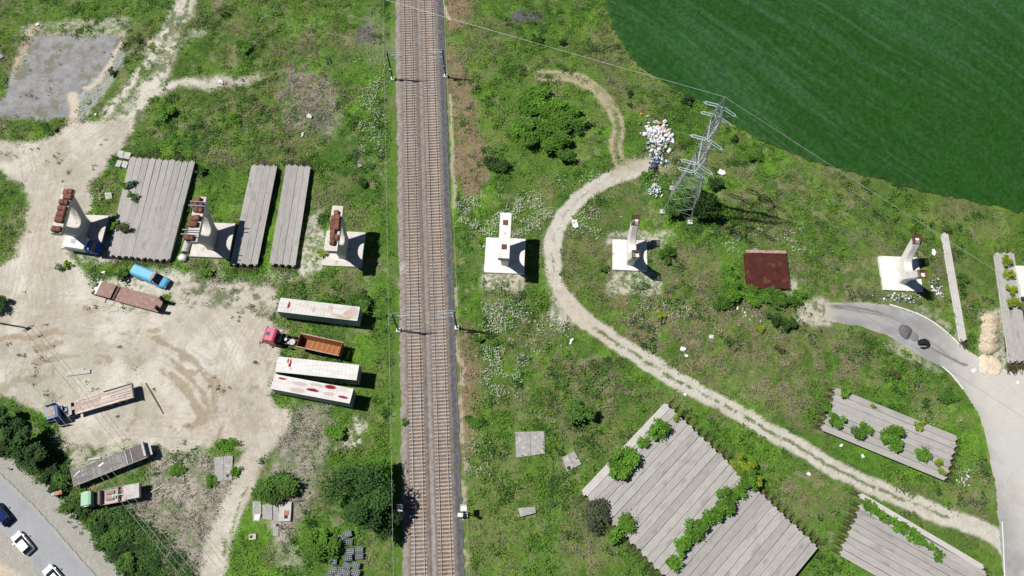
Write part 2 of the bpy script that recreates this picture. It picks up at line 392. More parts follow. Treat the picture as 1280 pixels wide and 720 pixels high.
sandp = np.maximum(stroke(P((552, -5), (557, 12), (562, 24)), 0.4, 0.3, 0.3), stroke(P((562, 118), (565, 180), (568, 260)), 0.28, 0.25, 0.3))
sandp = np.maximum(sandp, stroke(P((572, 360), (576, 480), (580, 600), (583, 730)), 0.30, 0.5, 0.7) * patchy)
faint = np.maximum(stroke(P((975, 200), (1010, 260), (1035, 330), (1045, 375)), 0.35, 0.4), stroke(P((740, 700), (690, 560), (680, 470)), 0.2, 0.3)) * 0.35
dirt_c = np.array((0.440, 0.405, 0.345)) * (0.80 + 0.40 * n_mid[..., None]) * (0.85 + 0.3 * n_fine[..., None])
dirt_c = mix(dirt_c, (0.55, 0.525, 0.47), sstep(0.46, 0.60, n_big * .5 + n_mid * .5) * 0.75)
# tyre ruts: long streaks along the driving lines, damp brown tyre arcs
arcs = np.zeros(X.shape)
for ln, hw in ((P((-20, 432), (60, 416), (130, 412), (190, 424), (235, 447), (262, 480), (268, 510), (250, 545)), 0.55), (P((-20, 450), (60, 432), (120, 428), (165, 440), (205, 465), (235, 495), (250, 520), (235, 533), (205, 528)), 0.6),
               (P((-10, 470), (80, 445), (130, 448), (165, 470), (180, 490)), 0.5), (P((180, 440), (215, 455), (240, 470)), 0.4), (P((226, 446), (262, 470), (280, 500), (276, 530), (262, 556)), 0.38), (P((205, 450), (238, 478), (258, 508), (250, 528), (228, 536)), 0.42), (P((110, 385), (150, 410), (200, 415)), .4), (P((120, 455), (160, 480), (172, 510), (160, 540)), 0.4)):
    arcs = np.maximum(arcs, stroke(ln, hw, 0.16, 0.6) * sstep(0.47, 0.52, fbm(X, Y, 4.5, 5, 101, .6)))
dirt_c = mix(dirt_c, (0.285, 0.225, 0.150), arcs * 0.75)
ruts = np.zeros(X.shape)
for base in (P((40, 140), (60, 220), (48, 300), (60, 380), (40, 470)), P((180, 120), (120, 165), (70, 210), (40, 300), (20, 380)), P((-20, 420), (100, 400), (220, 440), (290, 500), (320, 560)), P((345, 380), (300, 470), (320, 560)), P((270, 390), (310, 450), (330, 540)), P((150, 540), (250, 545), (320, 560))):
    sl_ = smooth_line(base)
    for o in (-4.4, -3.3, -2.6, -1.9, -1.4, -0.5, 0.2, 0.6, 1.2, 1.6, 2.7, 3.5, 4.6):
        ruts = np.maximum(ruts, stroke(offset_line(sl_, o), 0.09, 0.14, 0.15) * sstep(0.40, 0.55, fbm(X, Y, 6, 3, 111 + int(o * 10))))
dirt_c = mix(dirt_c, (0.33, 0.275, 0.195), ruts * 0.5)
# greenish silt patches of the yard
for cx, cy, r in ((92, 215, 4.5), (100, 450, 5), (95, 260, 3), (60, 480, 4), (180, 505, 3)):
    q = at(cx, cy); dirt_c = mix(dirt_c, (0.345, 0.330, 0.255), sstep(r * 1.2, r * 0.3, np.hypot(WX - q.x, WY - q.y)) * 0.7)
stains = sstep(0.64, 0.70, fbm(X, Y, 2.4, 4, 131)) * 0.35; dirt_c = mix(dirt_c, (0.30, 0.25, 0.18), stains)
weedy = sstep(0.60, 0.70, fbm(X, Y, 3.0, 5, 141)) * sstep(0.5, 0.6, fbm(X, Y, 14, 2, 142))
C = C * (1 - dirt[..., None]) + dirt_c * dirt[..., None]
C = mix(C, (0.17, 0.17, 0.085), dirt * weedy * 0.5)
C = mix(C, np.array((0.50, 0.475, 0.425)), np.clip(tm, 0, 1) * (0.86 + 0.14 * n_fine)); C = mix(C, (0.38, 0.34, 0.275), np.clip(tm, 0, 1) * sstep(0.45, 0.62, n_fine) * 0.5)
wz = region(P((680, 340), (780, 425), (760, 440), (690, 400)), 3); C = mix(C, (0.44, 0.375, 0.285), np.clip(tm, 0, 1) * wz * 0.6)
C = mix(C, (0.36, 0.31, 0.215), np.clip(bm_, 0, 1) * (0.55 + 0.4 * patchy)); C = mix(C, (0.42, 0.36, 0.27), sandp * 0.9); C = mix(C, (0.21, 0.20, 0.09), faint)
C = mix(C, (0.105, 0.135, 0.045), np.clip(grn * stroke(track, 1.6, 0.3, 0.2), 0, 1) * 0.8)
# gravel pad, its broken slab edge
pad = region(P((42, 47), (150, 44), (158, 52), (128, 92), (88, 150), (0, 146), (-30, 140), (0, 128)), 0.5, True)
pad_c = np.array((0.250, 0.248, 0.248)) * (0.65 + 0.70 * n_fine[..., None]); C = C * (1 - pad[..., None]) + pad_c * pad[..., None]
C = mix(C, (0.16, 0.16, 0.10), pad * sstep(0.58, 0.68, fbm(X, Y, 2.5, 4, 151)) * 0.7)
pad2 = region(P((152, 55), (160, 62), (130, 120), (100, 155), (78, 150), (100, 120)), 0.4); C = mix(C, (0.36, 0.36, 0.355), pad2 * (0.55 + 0.3 * n_fine))
C = mix(C, (0.52, 0.45, 0.34), np.maximum(stroke(P((155, 50), (137, 78), (118, 104), (106, 108)), 0.42, 0.3), stroke(P((92, 118), (92, 140), (86, 152)), 0.9, 0.4)) * 0.9)
C = mix(C, (0.40, 0.34, 0.22), stroke(P((42, 33), (34, 52), (24, 75), (18, 90)), 0.6, 0.5) * 0.8)
# damp tan verge at bottom left, beyond the street
verge = region(P((-60, 640), (0, 662), (30, 690), (60, 725), (50, 800), (-90, 800)), 0.6, True); C = mix(C, (0.47, 0.41, 0.32), verge); dirt = np.maximum(dirt, verge)
shoulder = region(P((-60, 520), (0, 566), (26, 576), (60, 612), (110, 660), (165, 722), (150, 800), (-90, 640)), 0.4); C = mix(C, (0.33, 0.315, 0.285), shoulder * (0.85 + 0.2 * n_fine)); dirt = np.maximum(dirt, shoulder)
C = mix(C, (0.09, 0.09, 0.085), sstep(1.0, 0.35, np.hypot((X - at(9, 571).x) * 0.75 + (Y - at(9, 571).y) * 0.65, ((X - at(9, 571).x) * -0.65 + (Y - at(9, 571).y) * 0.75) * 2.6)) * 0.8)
hard = np.clip(np.maximum.reduce([dirt, tm, bm_, pad, pad2 * 0.6, sandp]), 0, 1)
C = C * (0.93 + 0.14 * n_tiny[..., None])

# --- relief: tussocks in the grass, low heaps and ruts on the earth
railx = np.interp(Y, [at(0, 720)[1], at(0, 0)[1]], [at(542, 720)[0], at(523, 0)[0]])
flat = np.maximum(sstep(7.0, 5.2, np.abs(X - railx)), 0)
tar_poly = P((1030, 378), (1075, 377), (1115, 381), (1150, 393), (1180, 411), (1205, 434), (1225, 447), (1258, 462), (1300, 462), (1420, 470), (1420, 800), (1262, 800), (1253, 720), (1248, 662), (1243, 600), (1225, 522), (1200, 482), (1180, 461), (1145, 443), (1110, 421), (1075, 409), (1030, 402))
street_poly = P((-120, 520), (0, 590), (40, 628), (90, 684), (128, 728), (190, 800), (110, 800), (46, 718), (28, 690), (0, 664), (-120, 590))
for poly in (tar_poly, street_poly): flat = np.maximum(flat, crop_eval(poly, lambda sl: sstep(-1.2, -0.2, sdist_poly(X[sl], Y[sl], poly)), 6).clip(0, 1))
inner = (np.abs(X) < 130) & (Y > -20) & (Y < 140)
Z = (fbm(X, Y, 9, 3, 161) - 0.5) * 0.5 + (n_fine - 0.5) * 0.30 * (1 - hard) + (n_mid - 0.5) * 0.35 * (1 - hard)
Z += hard * ((n_fine - 0.5) * 0.10 - ruts * 0.05 - arcs * 0.03) - np.clip(tm, 0, 1) * 0.04
Z = np.where(inner, Z * (1 - flat), 0) - 0.06 * flat - 0.02
def ground_z(x, y):
    i = int(np.clip(np.searchsorted(GX, x), 0, len(GX) - 1)); j = int(np.clip(np.searchsorted(GY, y), 0, len(GY) - 1)); return float(Z[j, i])
def gat(px, py):
    q = at(px, py); q.z = ground_z(q.x, q.y); return q
nx, ny = len(GX), len(GY)
idx = np.arange(nx * ny).reshape(ny, nx)
Fq = np.stack([idx[:-1, :-1].ravel(), idx[:-1, 1:].ravel(), idx[1:, 1:].ravel(), idx[1:, :-1].ravel()], 1)
m_ground = attr_mat('ground_soil_and_turf', scale=7.0, amt=0.30, bump=0.5, bdist=0.12)
ground = np_obj('ground', np.stack([X, Y, Z], -1).reshape(-1, 3), Fq, m_ground, C.reshape(-1, 3), smooth=True)
tag(ground, 'meadow turf and bare tan earth of the yard', 'ground', kind='structure')
EXC = np.zeros(X.shape)
for poly in (P((163, 193), (245, 199), (211, 332), (131, 326)), P((315, 204), (347, 205), (322, 338), (285, 335)), P((357, 205), (389, 207), (370, 338), (334, 335)), P((833, 503), (1024, 684), (916, 800), (725, 617)), P((1046, 486), (1197, 546), (1181, 603), (1027, 540)), P((402, 334), (454, 335), (459, 289), (408, 288)), P((606, 344), (653, 345), (659, 299), (607, 297)), P((765, 300), (808, 301), (808, 340), (765, 339)), P((1096, 320), (1150, 320), (1152, 366), (1101, 366)), P((237, 323), (290, 326), (296, 279), (262, 277)), P((80, 316), (136, 316), (138, 268), (88, 268)), P((931, 316), (987, 316), (987, 362), (931, 362)),
    P((643, 539), (681, 538), (682, 568), (644, 573)), P((702, 571), (718, 563), (728, 580), (709, 590)), P((646, 634), (670, 632), (671, 643), (650, 647)), P((266, 570), (292, 568), (291, 601), (268, 603)), P((314, 625), (366, 625), (366, 654), (314, 654)), P((340, 654), (350, 654), (350, 671), (340, 671)), P((1074, 632), (1300, 770), (1240, 800), (1046, 695))):
    EXC = np.maximum(EXC, crop_eval(poly, lambda sl: sstep(-.1, .1, sdist_poly(X[sl], Y[sl], poly)), 4).clip(0, 1))
hard = np.maximum(hard, EXC); grey = grey * (1 - EXC)
GRASS = (1 - hard) * (1 - np.clip(grey * 0.55 + redd * 0.5, 0, 0.8)) * (1 - flat)

# ---------------------------------------------------------------- generic sheet cut to a ragged outline
def sheet(name, poly, step, zf, cf, m, warp=0.0, label=None, cat=None, kind='structure'):
    x0, y0 = poly.min(0) - 1; x1, y1 = poly.max(0) + 1
    gx = np.arange(x0, x1, step); gy = np.arange(y0, y1, step); xx, yy = np.meshgrid(gx, gy)
    wx = xx + (fbm(xx, yy, 1.6, 4, 171) - 0.5) * 2 * warp; wy = yy + (fbm(xx, yy, 1.6, 4, 181) - 0.5) * 2 * warp
    d = sdist_poly(wx, wy, poly); keep = d > 0
    col = cf(xx, yy, d); zz = zf(xx, yy, d)
    n = xx.shape[1]; ids = np.arange(xx.size).reshape(xx.shape)
    k = keep[:-1, :-1] & keep[1:, :-1] & keep[:-1, 1:] & keep[1:, 1:]
    fq = np.stack([ids[:-1, :-1][k], ids[:-1, 1:][k], ids[1:, 1:][k], ids[1:, :-1][k]], 1)
    used = np.unique(fq); rem = np.full(xx.size, -1); rem[used] = np.arange(len(used))
    V = np.stack([xx, yy, zz], -1).reshape(-1, 3)[used]
    o = np_obj(name, V, rem[fq], m, col.reshape(-1, 3)[used], smooth=True)
    return tag(o, label, cat, None, kind)

# ---------------------------------------------------------------- roads
m_tar = attr_mat('worn_asphalt', scale=9.0, amt=0.16, bump=0.15, bdist=0.02, rough=0.9)
dust_c = np.array((0.50, 0.475, 0.43))
w_line1 = smooth_line(P((1112, 380.5), (1150, 393.5), (1178, 411), (1203, 434)))
w_line2 = smooth_line(P((1178, 458), (1192, 471), (1204, 487)))
crack1 = smooth_line(P((1036, 382), (1080, 386), (1120, 400), (1160, 425), (1188, 448), (1208, 455)))
crack2 = smooth_line(P((1040, 384), (1100, 395), (1140, 420), (1170, 440), (1205, 456)))
tar_mid = smooth_line(P((1030, 390), (1075, 394), (1112, 402), (1150, 420), (1185, 440), (1215, 466), (1238, 510)))
def tar_col(x, y, d):
    n1 = fbm(x, y, 5, 4, 191); n2 = fbm(x, y, 0.9, 3, 192)
    c = np.ones(x.shape + (3,)) * np.array((0.275, 0.275, 0.280)) * (0.70 + 0.6 * n1[..., None]) * (0.9 + 0.2 * n2[..., None])
    q = at(1290, 560); dd = x - at(1195, 440).x - 0.15 * (at(1195, 440).y - y)
    far = sstep(-6, 4, dd)
    c = mix(c, dust_c, far * (0.82 + 0.18 * n2)); c = mix(c, (0.43, 0.435, 0.44), far * sstep(at(0, 540).y + 6, at(0, 600).y, y) * sstep(at(1240, 650).x - 4, at(1256, 650).x, x) * 0.7 * sstep(0.35, 0.6, n1))
    c = mix(c, (0.37, 0.33, 0.25), sstep(0.9, 0.2, d) * 0.6 * sstep(0.4, 0.6, n2 * 0.5 + n1 * 0.5) * (1 - far))
    for ln in (crack1, crack2): c = mix(c, (0.13, 0.115, 0.095), sstep(0.26, 0.10, dist_line(x + (n2 - .5) * .5, y + (n1 - .5), ln)) * 0.85)
    c = mix(c, (0.225, 0.222, 0.222), sstep(.56, .60, fbm(x, y, 3.2, 3, 195)) * .5 * (1 - far)); c = mix(c, (0.36, 0.345, 0.325), sstep(1.1, 0.3, dist_line(x, y, tar_mid)) * 0.5 * (1 - far))
    q = at(1040, 392); c = mix(c, (0.42, 0.38, 0.30), sstep(2.6, 0.3, np.abs(x - at(1030, 390).x)) * 0.7)
    return c
sheet('road', tar_poly, 0.17, lambda x, y, d: 0.03 + 0 * x, tar_col, m_tar, 0.22, 'curving grey access road that widens into a dusty pale area', 'road')
m_paint = mat('road_paint', (0.72, 0.71, 0.68), (0.5, 0.49, 0.46), 5, 0.8, lo=0.4, hi=0.7)
def paint_strip(line, w):
    l1 = offset_line(line, w / 2); l2 = offset_line(line, -w / 2); n = len(line)
    V = [(*p, 0.038) for p in l1] + [(*p, 0.038) for p in l2]
    return V, [(i, i + 1, n + i + 1, n + i) for i in range(n - 1)]
for ln, w in ((w_line1, 0.22), (w_line2, 0.22), (smooth_line(P((1252.5, 652), (1254, 680), (1256, 730))), 0.18)):
    V, fs = paint_strip(ln, w); mb = MB(); mb.add(V, fs); tag(mb.build('road_marking', m_paint), None, None, None, 'structure')
for a, b, c_, w in ((1214, 463, 1220, 0.9), (1223, 463, 1223.5, 0.25), (1269, 478, 1271, 0.5)):
    q = at(a, b); mb = MB(); mb.box(q.x + 0.4, q.y, 0.037, w, 0.9 if w < .3 else 0.55, 0.004, 0.6 if w > .8 else 0.1); tag(mb.build('road_marking', m_paint), None, None, None, 'structure')
str_mid = smooth_line(P((-120, 555), (0, 627), (40, 668), (85, 722), (140, 800)))
def str_col(x, y, d):
    n1 = fbm(x, y, 4, 4, 201); n2 = fbm(x, y, 0.8, 3, 202)
    c = np.ones(x.shape + (3,)) * np.array((0.300, 0.308, 0.322)) * (0.86 + 0.28 * n1[..., None]) * (0.92 + 0.16 * n2[..., None])
    dm = dist_line(x, y, str_mid)
    for o in (-2.6, -1.0, 0.9, 2.5): c = mix(c, (0.305, 0.31, 0.32), sstep(0.5, 0.15, np.abs(dm - abs(o))) * 0.5)
    c = mix(c, (0.36, 0.345, 0.31), sstep(0.9, 0.1, d) * sstep(0.35, 0.55, n2) * 0.7)
    return c
sheet('road', street_poly, 0.17, lambda x, y, d: 0.03 + 0 * x, str_col, m_tar, 0.15, 'straight grey street at the edge of the yard', 'road')

# ---------------------------------------------------------------- crop field
m_crop = attr_mat('cereal_crop', scale=6.0, amt=0.45, bump=1.0, bdist=0.25, rough=0.95, spec=0.08)
field_poly = P((752, -2), (758, 18), (766, 36), (778, 56), (792, 76), (812, 94), (836, 108), (860, 122), (884, 136), (905, 150), (930, 166), (960, 182), (990, 195), (1020, 205), (1050, 213), (1090, 224), (1120, 232), (1160, 242), (1200, 252), (1240, 260), (1280, 267), (1420, 296), (1700, 330), (1700, -200), (760, -200), (748, -40))
fd = (at(1200, 200) - at(1000, 60)); fd.z = 0; fd.normalize()
def crop_col(x, y, d):
    u = x * fd.x + y * fd.y; v = -x * fd.y + y * fd.x
    u2 = u + (fbm(x, y, 30, 3, 205) - 0.5) * 8; v2 = v + (fbm(x, y, 45, 2, 206) - 0.5) * 9
    s1 = fbm(u2 / 22.0, v2, 0.9, 4, 211, .75); s2 = fbm(u2 / 6.0, v2, 9, 4, 212); n = fbm(x, y, 16, 3, 213); g = fbm(x, y, 0.5, 3, 214)
    c = np.ones(x.shape + (3,)) * np.array((0.020, 0.078, 0.013))
    c = mix(c, (0.030, 0.098, 0.026), sstep(0.40, 0.64, s2) * 0.8 * sstep(at(0, 330).y, at(0, 60).y, y))
    c = mix(c, (0.050, 0.122, 0.054), sstep(0.44, 0.70, s1) * sstep(at(900, 300).y, at(1000, 60).y, y) * 0.65)
    c = mix(c, (0.022, 0.085, 0.010), sstep(0.52, 0.68, n) * 0.35)
    for k in range(-6, 12):
        c = mix(c, (0.070, 0.120, 0.050), sstep(0.24, 0.10, np.minimum(np.abs(v2 - k * 9.3 - 3), np.abs(v2 - k * 9.3 - 4.7))) * 0.6 * sstep(0.38, 0.56, fbm(x, y, 9, 3, 220 + k)))
    c = mix(c, (0.05, 0.10, 0.03), sstep(1.2, 0.2, d) * 0.5)
    c = c * (0.86 + 0.28 * fbm(u2 / 5, v2, .45, 2, 218)[..., None]); return c * (0.62 + 0.76 * g[..., None])
crop = sheet('crop_field', field_poly, 0.26, lambda x, y, d: 0.42 * sstep(0.0, 1.0, d) + (fbm(x, y, 0.5, 3, 214) - 0.5) * 0.30 + (fbm(x, y, 6, 3, 216) - 0.5) * 0.2, crop_col, m_crop, 0.9, 'dense dark green cereal crop', 'crop', 'stuff')
ci = (sdist_poly(X[::4, ::4], Y[::4, ::4], field_poly) > -0.3); INF = np.repeat(np.repeat(ci, 4, 0), 4, 1)[:ny, :nx]
GRASS = GRASS * (1 - INF)

# ---------------------------------------------------------------- scatter: loose leaf faces (one mesh, real faces)
m_leaf = attr_mat('leaf_blades', scale=1, amt=0.0, translucent=0.30, rough=0.7, spec=0.3)
def leaf_faces(Pt, size, cols, tilt=(0.1, 0.9), aspect=(0.35, 0.7), r=rng):
    n = len(Pt); a = r.random(n) * 2 * np.pi; t = r.uniform(*tilt, n)
    ux, uy = np.cos(a), np.sin(a)
    L = np.stack([ux * np.cos(t), uy * np.cos(t), np.sin(t)], 1) * size[:, None]
    Wd = np.stack([-uy, ux, np.zeros(n)], 1) * (size * r.uniform(*aspect, n))[:, None]
    b = Pt
    V = np.stack([b - Wd * 0.35, b + Wd * 0.35, b + L * 0.7 + Wd * 0.5, b + L], 1).reshape(-1, 3)
    return V, np.arange(n * 4).reshape(n, 4), np.repeat(cols, 4, 0)
def sample_mask(mask, n, box=None):
    m_ = n * 3 if n > 50000 else max(n, 3000) * 40
    xs = rng.uniform(-112, 112, m_); ys = rng.uniform(2, 124, m_)
    ok = np.abs(xs) < (78 + (ys - 6) * 0.245 + 4)
    xs, ys = xs[ok], ys[ok]
    i = np.clip(np.searchsorted(GX, xs), 0, nx - 1); j = np.clip(np.searchsorted(GY, ys), 0, ny - 1)
    k = rng.random(len(xs)) < mask[j, i]
    xs, ys, i, j = xs[k][:n], ys[k][:n], i[k][:n], j[k][:n]
    return xs, ys, Z[j, i], C[j, i]
clump = np.clip(0.10 + 1.3 * sstep(0.40, 0.66, fbm(X, Y, 1.6, 3, 231)) * sstep(0.30, 0.55, n_mid) + 0.5 * sstep(0.45, 0.6, n_fine), 0, 1)
xs, ys, zs, cs = sample_mask(GRASS * clump, 330000)
n = len(xs); sz = rng.uniform(0.12, 0.38, n) * (0.7 + 0.8 * fbm(xs, ys, 6, 3, 233))
cc = cs * rng.uniform(0.75, 1.65, (n, 1)) * (1 + rng.normal(0, 0.08, (n, 3)))
V, fq, vc = leaf_faces(np.stack([xs, ys, zs - 0.02], 1), sz, cc)
o = np_obj('grass', V, fq, m_leaf, vc); tag(o, 'rough green grass blades of the meadow', 'grass', kind='stuff')
# tall weed clumps: clusters of bigger leaves around seed points
def weeds(name, label, seeds, per, spread, size, col, colvar, cat='weeds'):
    sx, sy, szz = seeds
    k = len(sx); px = np.repeat(sx, per) + rng.normal(0, spread, k * per); py = np.repeat(sy, per) + rng.normal(0, spread, k * per)
    dz = np.repeat(szz, per) + np.abs(rng.normal(0, 0.22, k * per))
    tone = np.repeat(rng.uniform(0.6, 1.5, k), per)[:, None] * rng.uniform(0.8, 1.25, (k * per, 1))
    cc = np.asarray(col)[None] * tone * (1 + rng.normal(0, colvar, (k * per, 3)))
    V, fq, vc = leaf_faces(np.stack([px, py, dz], 1), rng.uniform(size * 0.6, size * 1.4, k * per), np.abs(cc), tilt=(0.0, 0.8), aspect=(0.5, 0.9))
    o = np_obj(name, V, fq, m_leaf, vc); return tag(o, label, cat, kind='stuff')
wm = GRASS * sstep(0.54, 0.64, fbm(X, Y, 7, 4, 241)) * sstep(0.5, 0.6, n_fine)
xs, ys, zs, _ = sample_mask(wm, 1500); weeds('weeds', 'dark leafy weed clumps in the meadow', (xs, ys, zs), 20, 0.34, 0.26, (0.042, 0.108, 0.018), 0.10)
xs, ys, zs, _ = sample_mask(GRASS * sstep(0.52, 0.62, fbm(X, Y, 9, 4, 251)) * sstep(0.52, 0.62, n_fine), 3600); weeds('weeds', 'bright fresh green weed clumps in the meadow', (xs, ys, zs), 18, 0.34, 0.24, (0.105, 0.215, 0.024), 0.12)
xs, ys, zs, _ = sample_mask(np.clip((grey + DRY * 0.8) * (1 - hard) * (1 - flat) * (1 - INF) + dirt * weedy * 0.10, 0, 1) * sstep(0.45, 0.58, n_fine), 2600); weeds('weeds', 'dry straw coloured weeds and twigs', (xs, ys, zs), 14, 0.34, 0.19, (0.250, 0.222, 0.170), 0.05)
# weeds dotted over the bare earth and gravel pad
xs, ys, zs, _ = sample_mask(np.clip(hard * (1 - flat) * sstep(0.60, 0.70, fbm(X, Y, 3.4, 4, 261)) * (1 - np.clip(tm, 0, 1)), 0, 1) * 0.10, 420); weeds('weeds', 'sparse green weeds on bare earth', (xs, ys, zs), 12, 0.16, 0.18, (0.075, 0.115, 0.03), 0.1)
sc = region(P((16, 566), (52, 556), (92, 590), (112, 622), (150, 640), (182, 660), (240, 725), (200, 760), (170, 722), (120, 662), (66, 606), (34, 578)), 1.0)
xs, ys, zs, _ = sample_mask(sc * sstep(.36, .5, n_fine), 620); weeds('weeds', 'dense leafy scrub along the street edge', (xs, ys, zs), 40, 0.42, 0.30, (0.050, 0.120, 0.022), 0.12)
xs, ys, zs, _ = sample_mask(sc * sstep(.48, .58, n_pat), 260); weeds('weeds', 'pale green scrub along the street edge', (xs, ys, zs), 30, 0.38, 0.26, (0.115, 0.190, 0.045), 0.12)
# white umbel flowers
fl = np.zeros(X.shape)
for poly, a in ((P((575, 250), (640, 238), (690, 250), (680, 290), (640, 300), (575, 310)), 0.9), (P((600, 380), (655, 375), (660, 430), (640, 500), (605, 490)), 0.9), (P((720, 255), (770, 270), (750, 300), (715, 290)), 0.35), (P((930, 285), (1000, 285), (1000, 320), (900, 310)), 0.5), (P((690, 375), (720, 390), (715, 425), (680, 415)), 0.8), (P((450, 80), (478, 80), (480, 220), (452, 190)), 0.35), (P((585, 540), (640, 545), (630, 590), (585, 600)), 0.4), (P((780, 380), (860, 375), (860, 400), (790, 400)), 0.3), (P((875, 395), (905, 390), (900, 420), (870, 420)), 0.4), (P((118, 222), (132, 222), (128, 258), (116, 250)), 0.7), (P((1155, 515), (1190, 530), (1175, 545), (1150, 530)), 0.5), (P((700, 225), (760, 215), (740, 250), (700, 250)), 0.3)):
    fl = np.maximum(fl, region(poly, 2.0) * a)
fl = np.clip(fl * 1.4, 0, 1) * GRASS * sstep(0.46, 0.60, fbm(X, Y, 2.2, 4, 271))
xs, ys, zs, _ = sample_mask(fl, 13000); n = len(xs)
V, fq, vc = leaf_faces(np.stack([xs, ys, zs + rng.uniform(0.15, 0.55, n)], 1), rng.uniform(0.10, 0.28, n), np.array((0.58, 0.64, 0.50))[None] * rng.uniform(0.6, 1.1, (n, 1)), tilt=(0, 0.4), aspect=(0.7, 1.0))
tag(np_obj('flowers', V, fq, m_leaf, vc), 'white umbel flowers dotted through the meadow', 'flowers', kind='stuff')
xs, ys, zs, _ = sample_mask(lush * (1 - flat) * 0.5 * sstep(0.55, 0.65, fbm(X, Y, 4, 3, 281)), 300); n = len(xs)
V, fq, vc = leaf_faces(np.stack([xs, ys, zs + rng.uniform(0.15, 0.45, n)], 1), rng.uniform(0.12, 0.25, n), np.array((0.45, 0.42, 0.03))[None] * rng.uniform(0.6, 1.1, (n, 1)), tilt=(0, 0.4), aspect=(0.7, 1.0))
tag(np_obj('flowers', V, fq, m_leaf, vc), 'yellow flowers beside the railway', 'flowers', kind='stuff')
# pebbles and clods on the earth
xs, ys, zs, cs = sample_mask(np.clip(hard * (1 - flat), 0, 1) * sstep(0.45, 0.62, n_mid), 5000); n = len(xs)
rr = rng.uniform(0.03, 0.10, n) * (1 + 1.0 * (rng.random(n) > 0.96)); base = np.array([(1, 0, 0), (-.5, .87, 0), (-.5, -.87, 0), (0, 0, 0.8)])
V = (base[None] * rr[:, None, None] * rng.uniform(.7, 1.3, (n, 4, 1)) + np.stack([xs, ys, zs], 1)[:, None]).reshape(-1, 3)
k4 = np.arange(n)[:, None] * 4; fq = np.concatenate([k4 + np.array([[0, 1, 3]]), k4 + np.array([[1, 2, 3]]), k4 + np.array([[2, 0, 3]])])
tag(np_obj('rubble', V, fq, m_ground, np.repeat(cs * rng.uniform(0.7, 1.3, (n, 1)), 4, 0)), 'loose stones on the bare earth', 'stones', kind='stuff')
# ================================================================== RAILWAY
m_conc = mat('weathered_concrete', (0.50, 0.485, 0.46), (0.40, 0.385, 0.36), 1.2, 0.9, bump=0.15, rand=0.07)
m_conc_white = mat('fresh_white_concrete', (0.74, 0.72, 0.68), (0.62, 0.60, 0.56), 0.9, 0.9, bump=0.08, lo=0.4, hi=0.7, wear=(0.52, 0.48, 0.42), wear_scale=0.8, wear_lo=0.60)
m_rust = mat('rusty_steel', (0.210, 0.080, 0.045), (0.120, 0.045, 0.030), 3.0, 0.8, bump=0.2, rand=0.25)
m_rebar = mat('rusty_rebar', (0.085, 0.042, 0.030), (0.05, 0.028, 0.022), 6.0, 0.85)
m_steel = mat('galvanised_steel', (0.33, 0.35, 0.36), (0.30, 0.32, 0.33), 4.0, 0.5, metal=0.3)
m_mast = mat('shade_toned_mast_steel', (0.085, 0.095, 0.11), (0.06, 0.065, 0.075), 4.0, 0.55, metal=0.2)  # grey steel, with the shade on the masts put into the base colour
m_wire = mat('wire_metal', (0.42, 0.44, 0.42), (0.34, 0.36, 0.34), 2, 0.5, metal=0.2)
m_black = mat('black_rubber', (0.018, 0.018, 0.019), (0.028, 0.027, 0.026), 8, 0.85)
m_rail = mat('rail_steel', (0.085, 0.066, 0.058), (0.055, 0.045, 0.042), 5, 0.55, metal=0.3)
m_shine = mat('polished_rail_head', (0.50, 0.47, 0.46), (0.38, 0.35, 0.35), 3, 0.34, metal=0.3, stretch=(1, 0.05, 1))
m_sleeper = mat('concrete_sleeper', (0.44, 0.385, 0.335), (0.31, 0.255, 0.21), 2.5, 0.9, bump=0.1, rand=0.10)

BZ = 0.42
eL0, eL1 = at(494, 0), at(503.5, 720); eR0, eR1 = at(553, 0), at(580.5, 720)
A0, A1 = at(509.8, 15, 0.55), at(524.6, 705, 0.55); B0, B1 = at(535.0, 15, 0.55), at(558.05, 705, 0.55)
def xline(p, q, y): return p.x + (q.x - p.x) * (y - p.y) / (q.y - p.y)
Yb = np.arange(-22, 150, 0.16); Tb = np.linspace(0, 1, 74)
TT, YY = np.meshgrid(Tb, Yb)
xl = xline(eL0, eL1, YY) + (fbm(YY, YY * 0 + 3, 1.1, 3, 301) - 0.5) * 0.9; xr = xline(eR0, eR1, YY) + (fbm(YY, YY * 0 + 9, 1.1, 3, 302) - 0.5) * 0.7
XX = xl + (xr - xl) * TT
xa, xb = xline(A0, A1, YY), xline(B0, B1, YY); xm = (xa + xb) / 2
n1 = fbm(XX, YY, 0.35, 2, 303); n2 = fbm(XX, YY / 6, 1.0, 3, 304)
zz = 0.02 + BZ * np.minimum(sstep(0, 1.1, XX - xl + 0.05), sstep(0, 1.3, xr - XX + 0.05)) + (n1 - 0.5) * 0.05
c = np.ones(XX.shape + (3,)) * np.array((0.285, 0.255, 0.235))
near = np.maximum(sstep(1.75, 1.2, np.abs(XX - xa)), sstep(1.75, 1.2, np.abs(XX - xb)))
c = mix(c, np.array((0.245, 0.188, 0.150)) * (.7 + .6 * fbm(XX * 2, YY / 9, 1.0, 4, 306)[..., None]), near); c = mix(c, (0.315, 0.280, 0.258), sstep(xa - 1.4, xa - 2.2, XX) * 1.0); c = mix(c, (0.25, 0.235, 0.225), near * sstep(0.5, 0.6, n2) * 0.5)
c = mix(c, (0.235, 0.190, 0.160), sstep(0.2, 0.7, XX - xa - 1.2) * sstep(0.1, -0.4, XX - xm)); c = mix(c, (0.195, 0.200, 0.215), sstep(1.5, 2.0, XX - xb)); c = mix(c, (0.135, 0.140, 0.160), sstep(2.5, 3.3, XX - xb) * sstep(0.3, 0.65, n2 + 0.1) * .8)
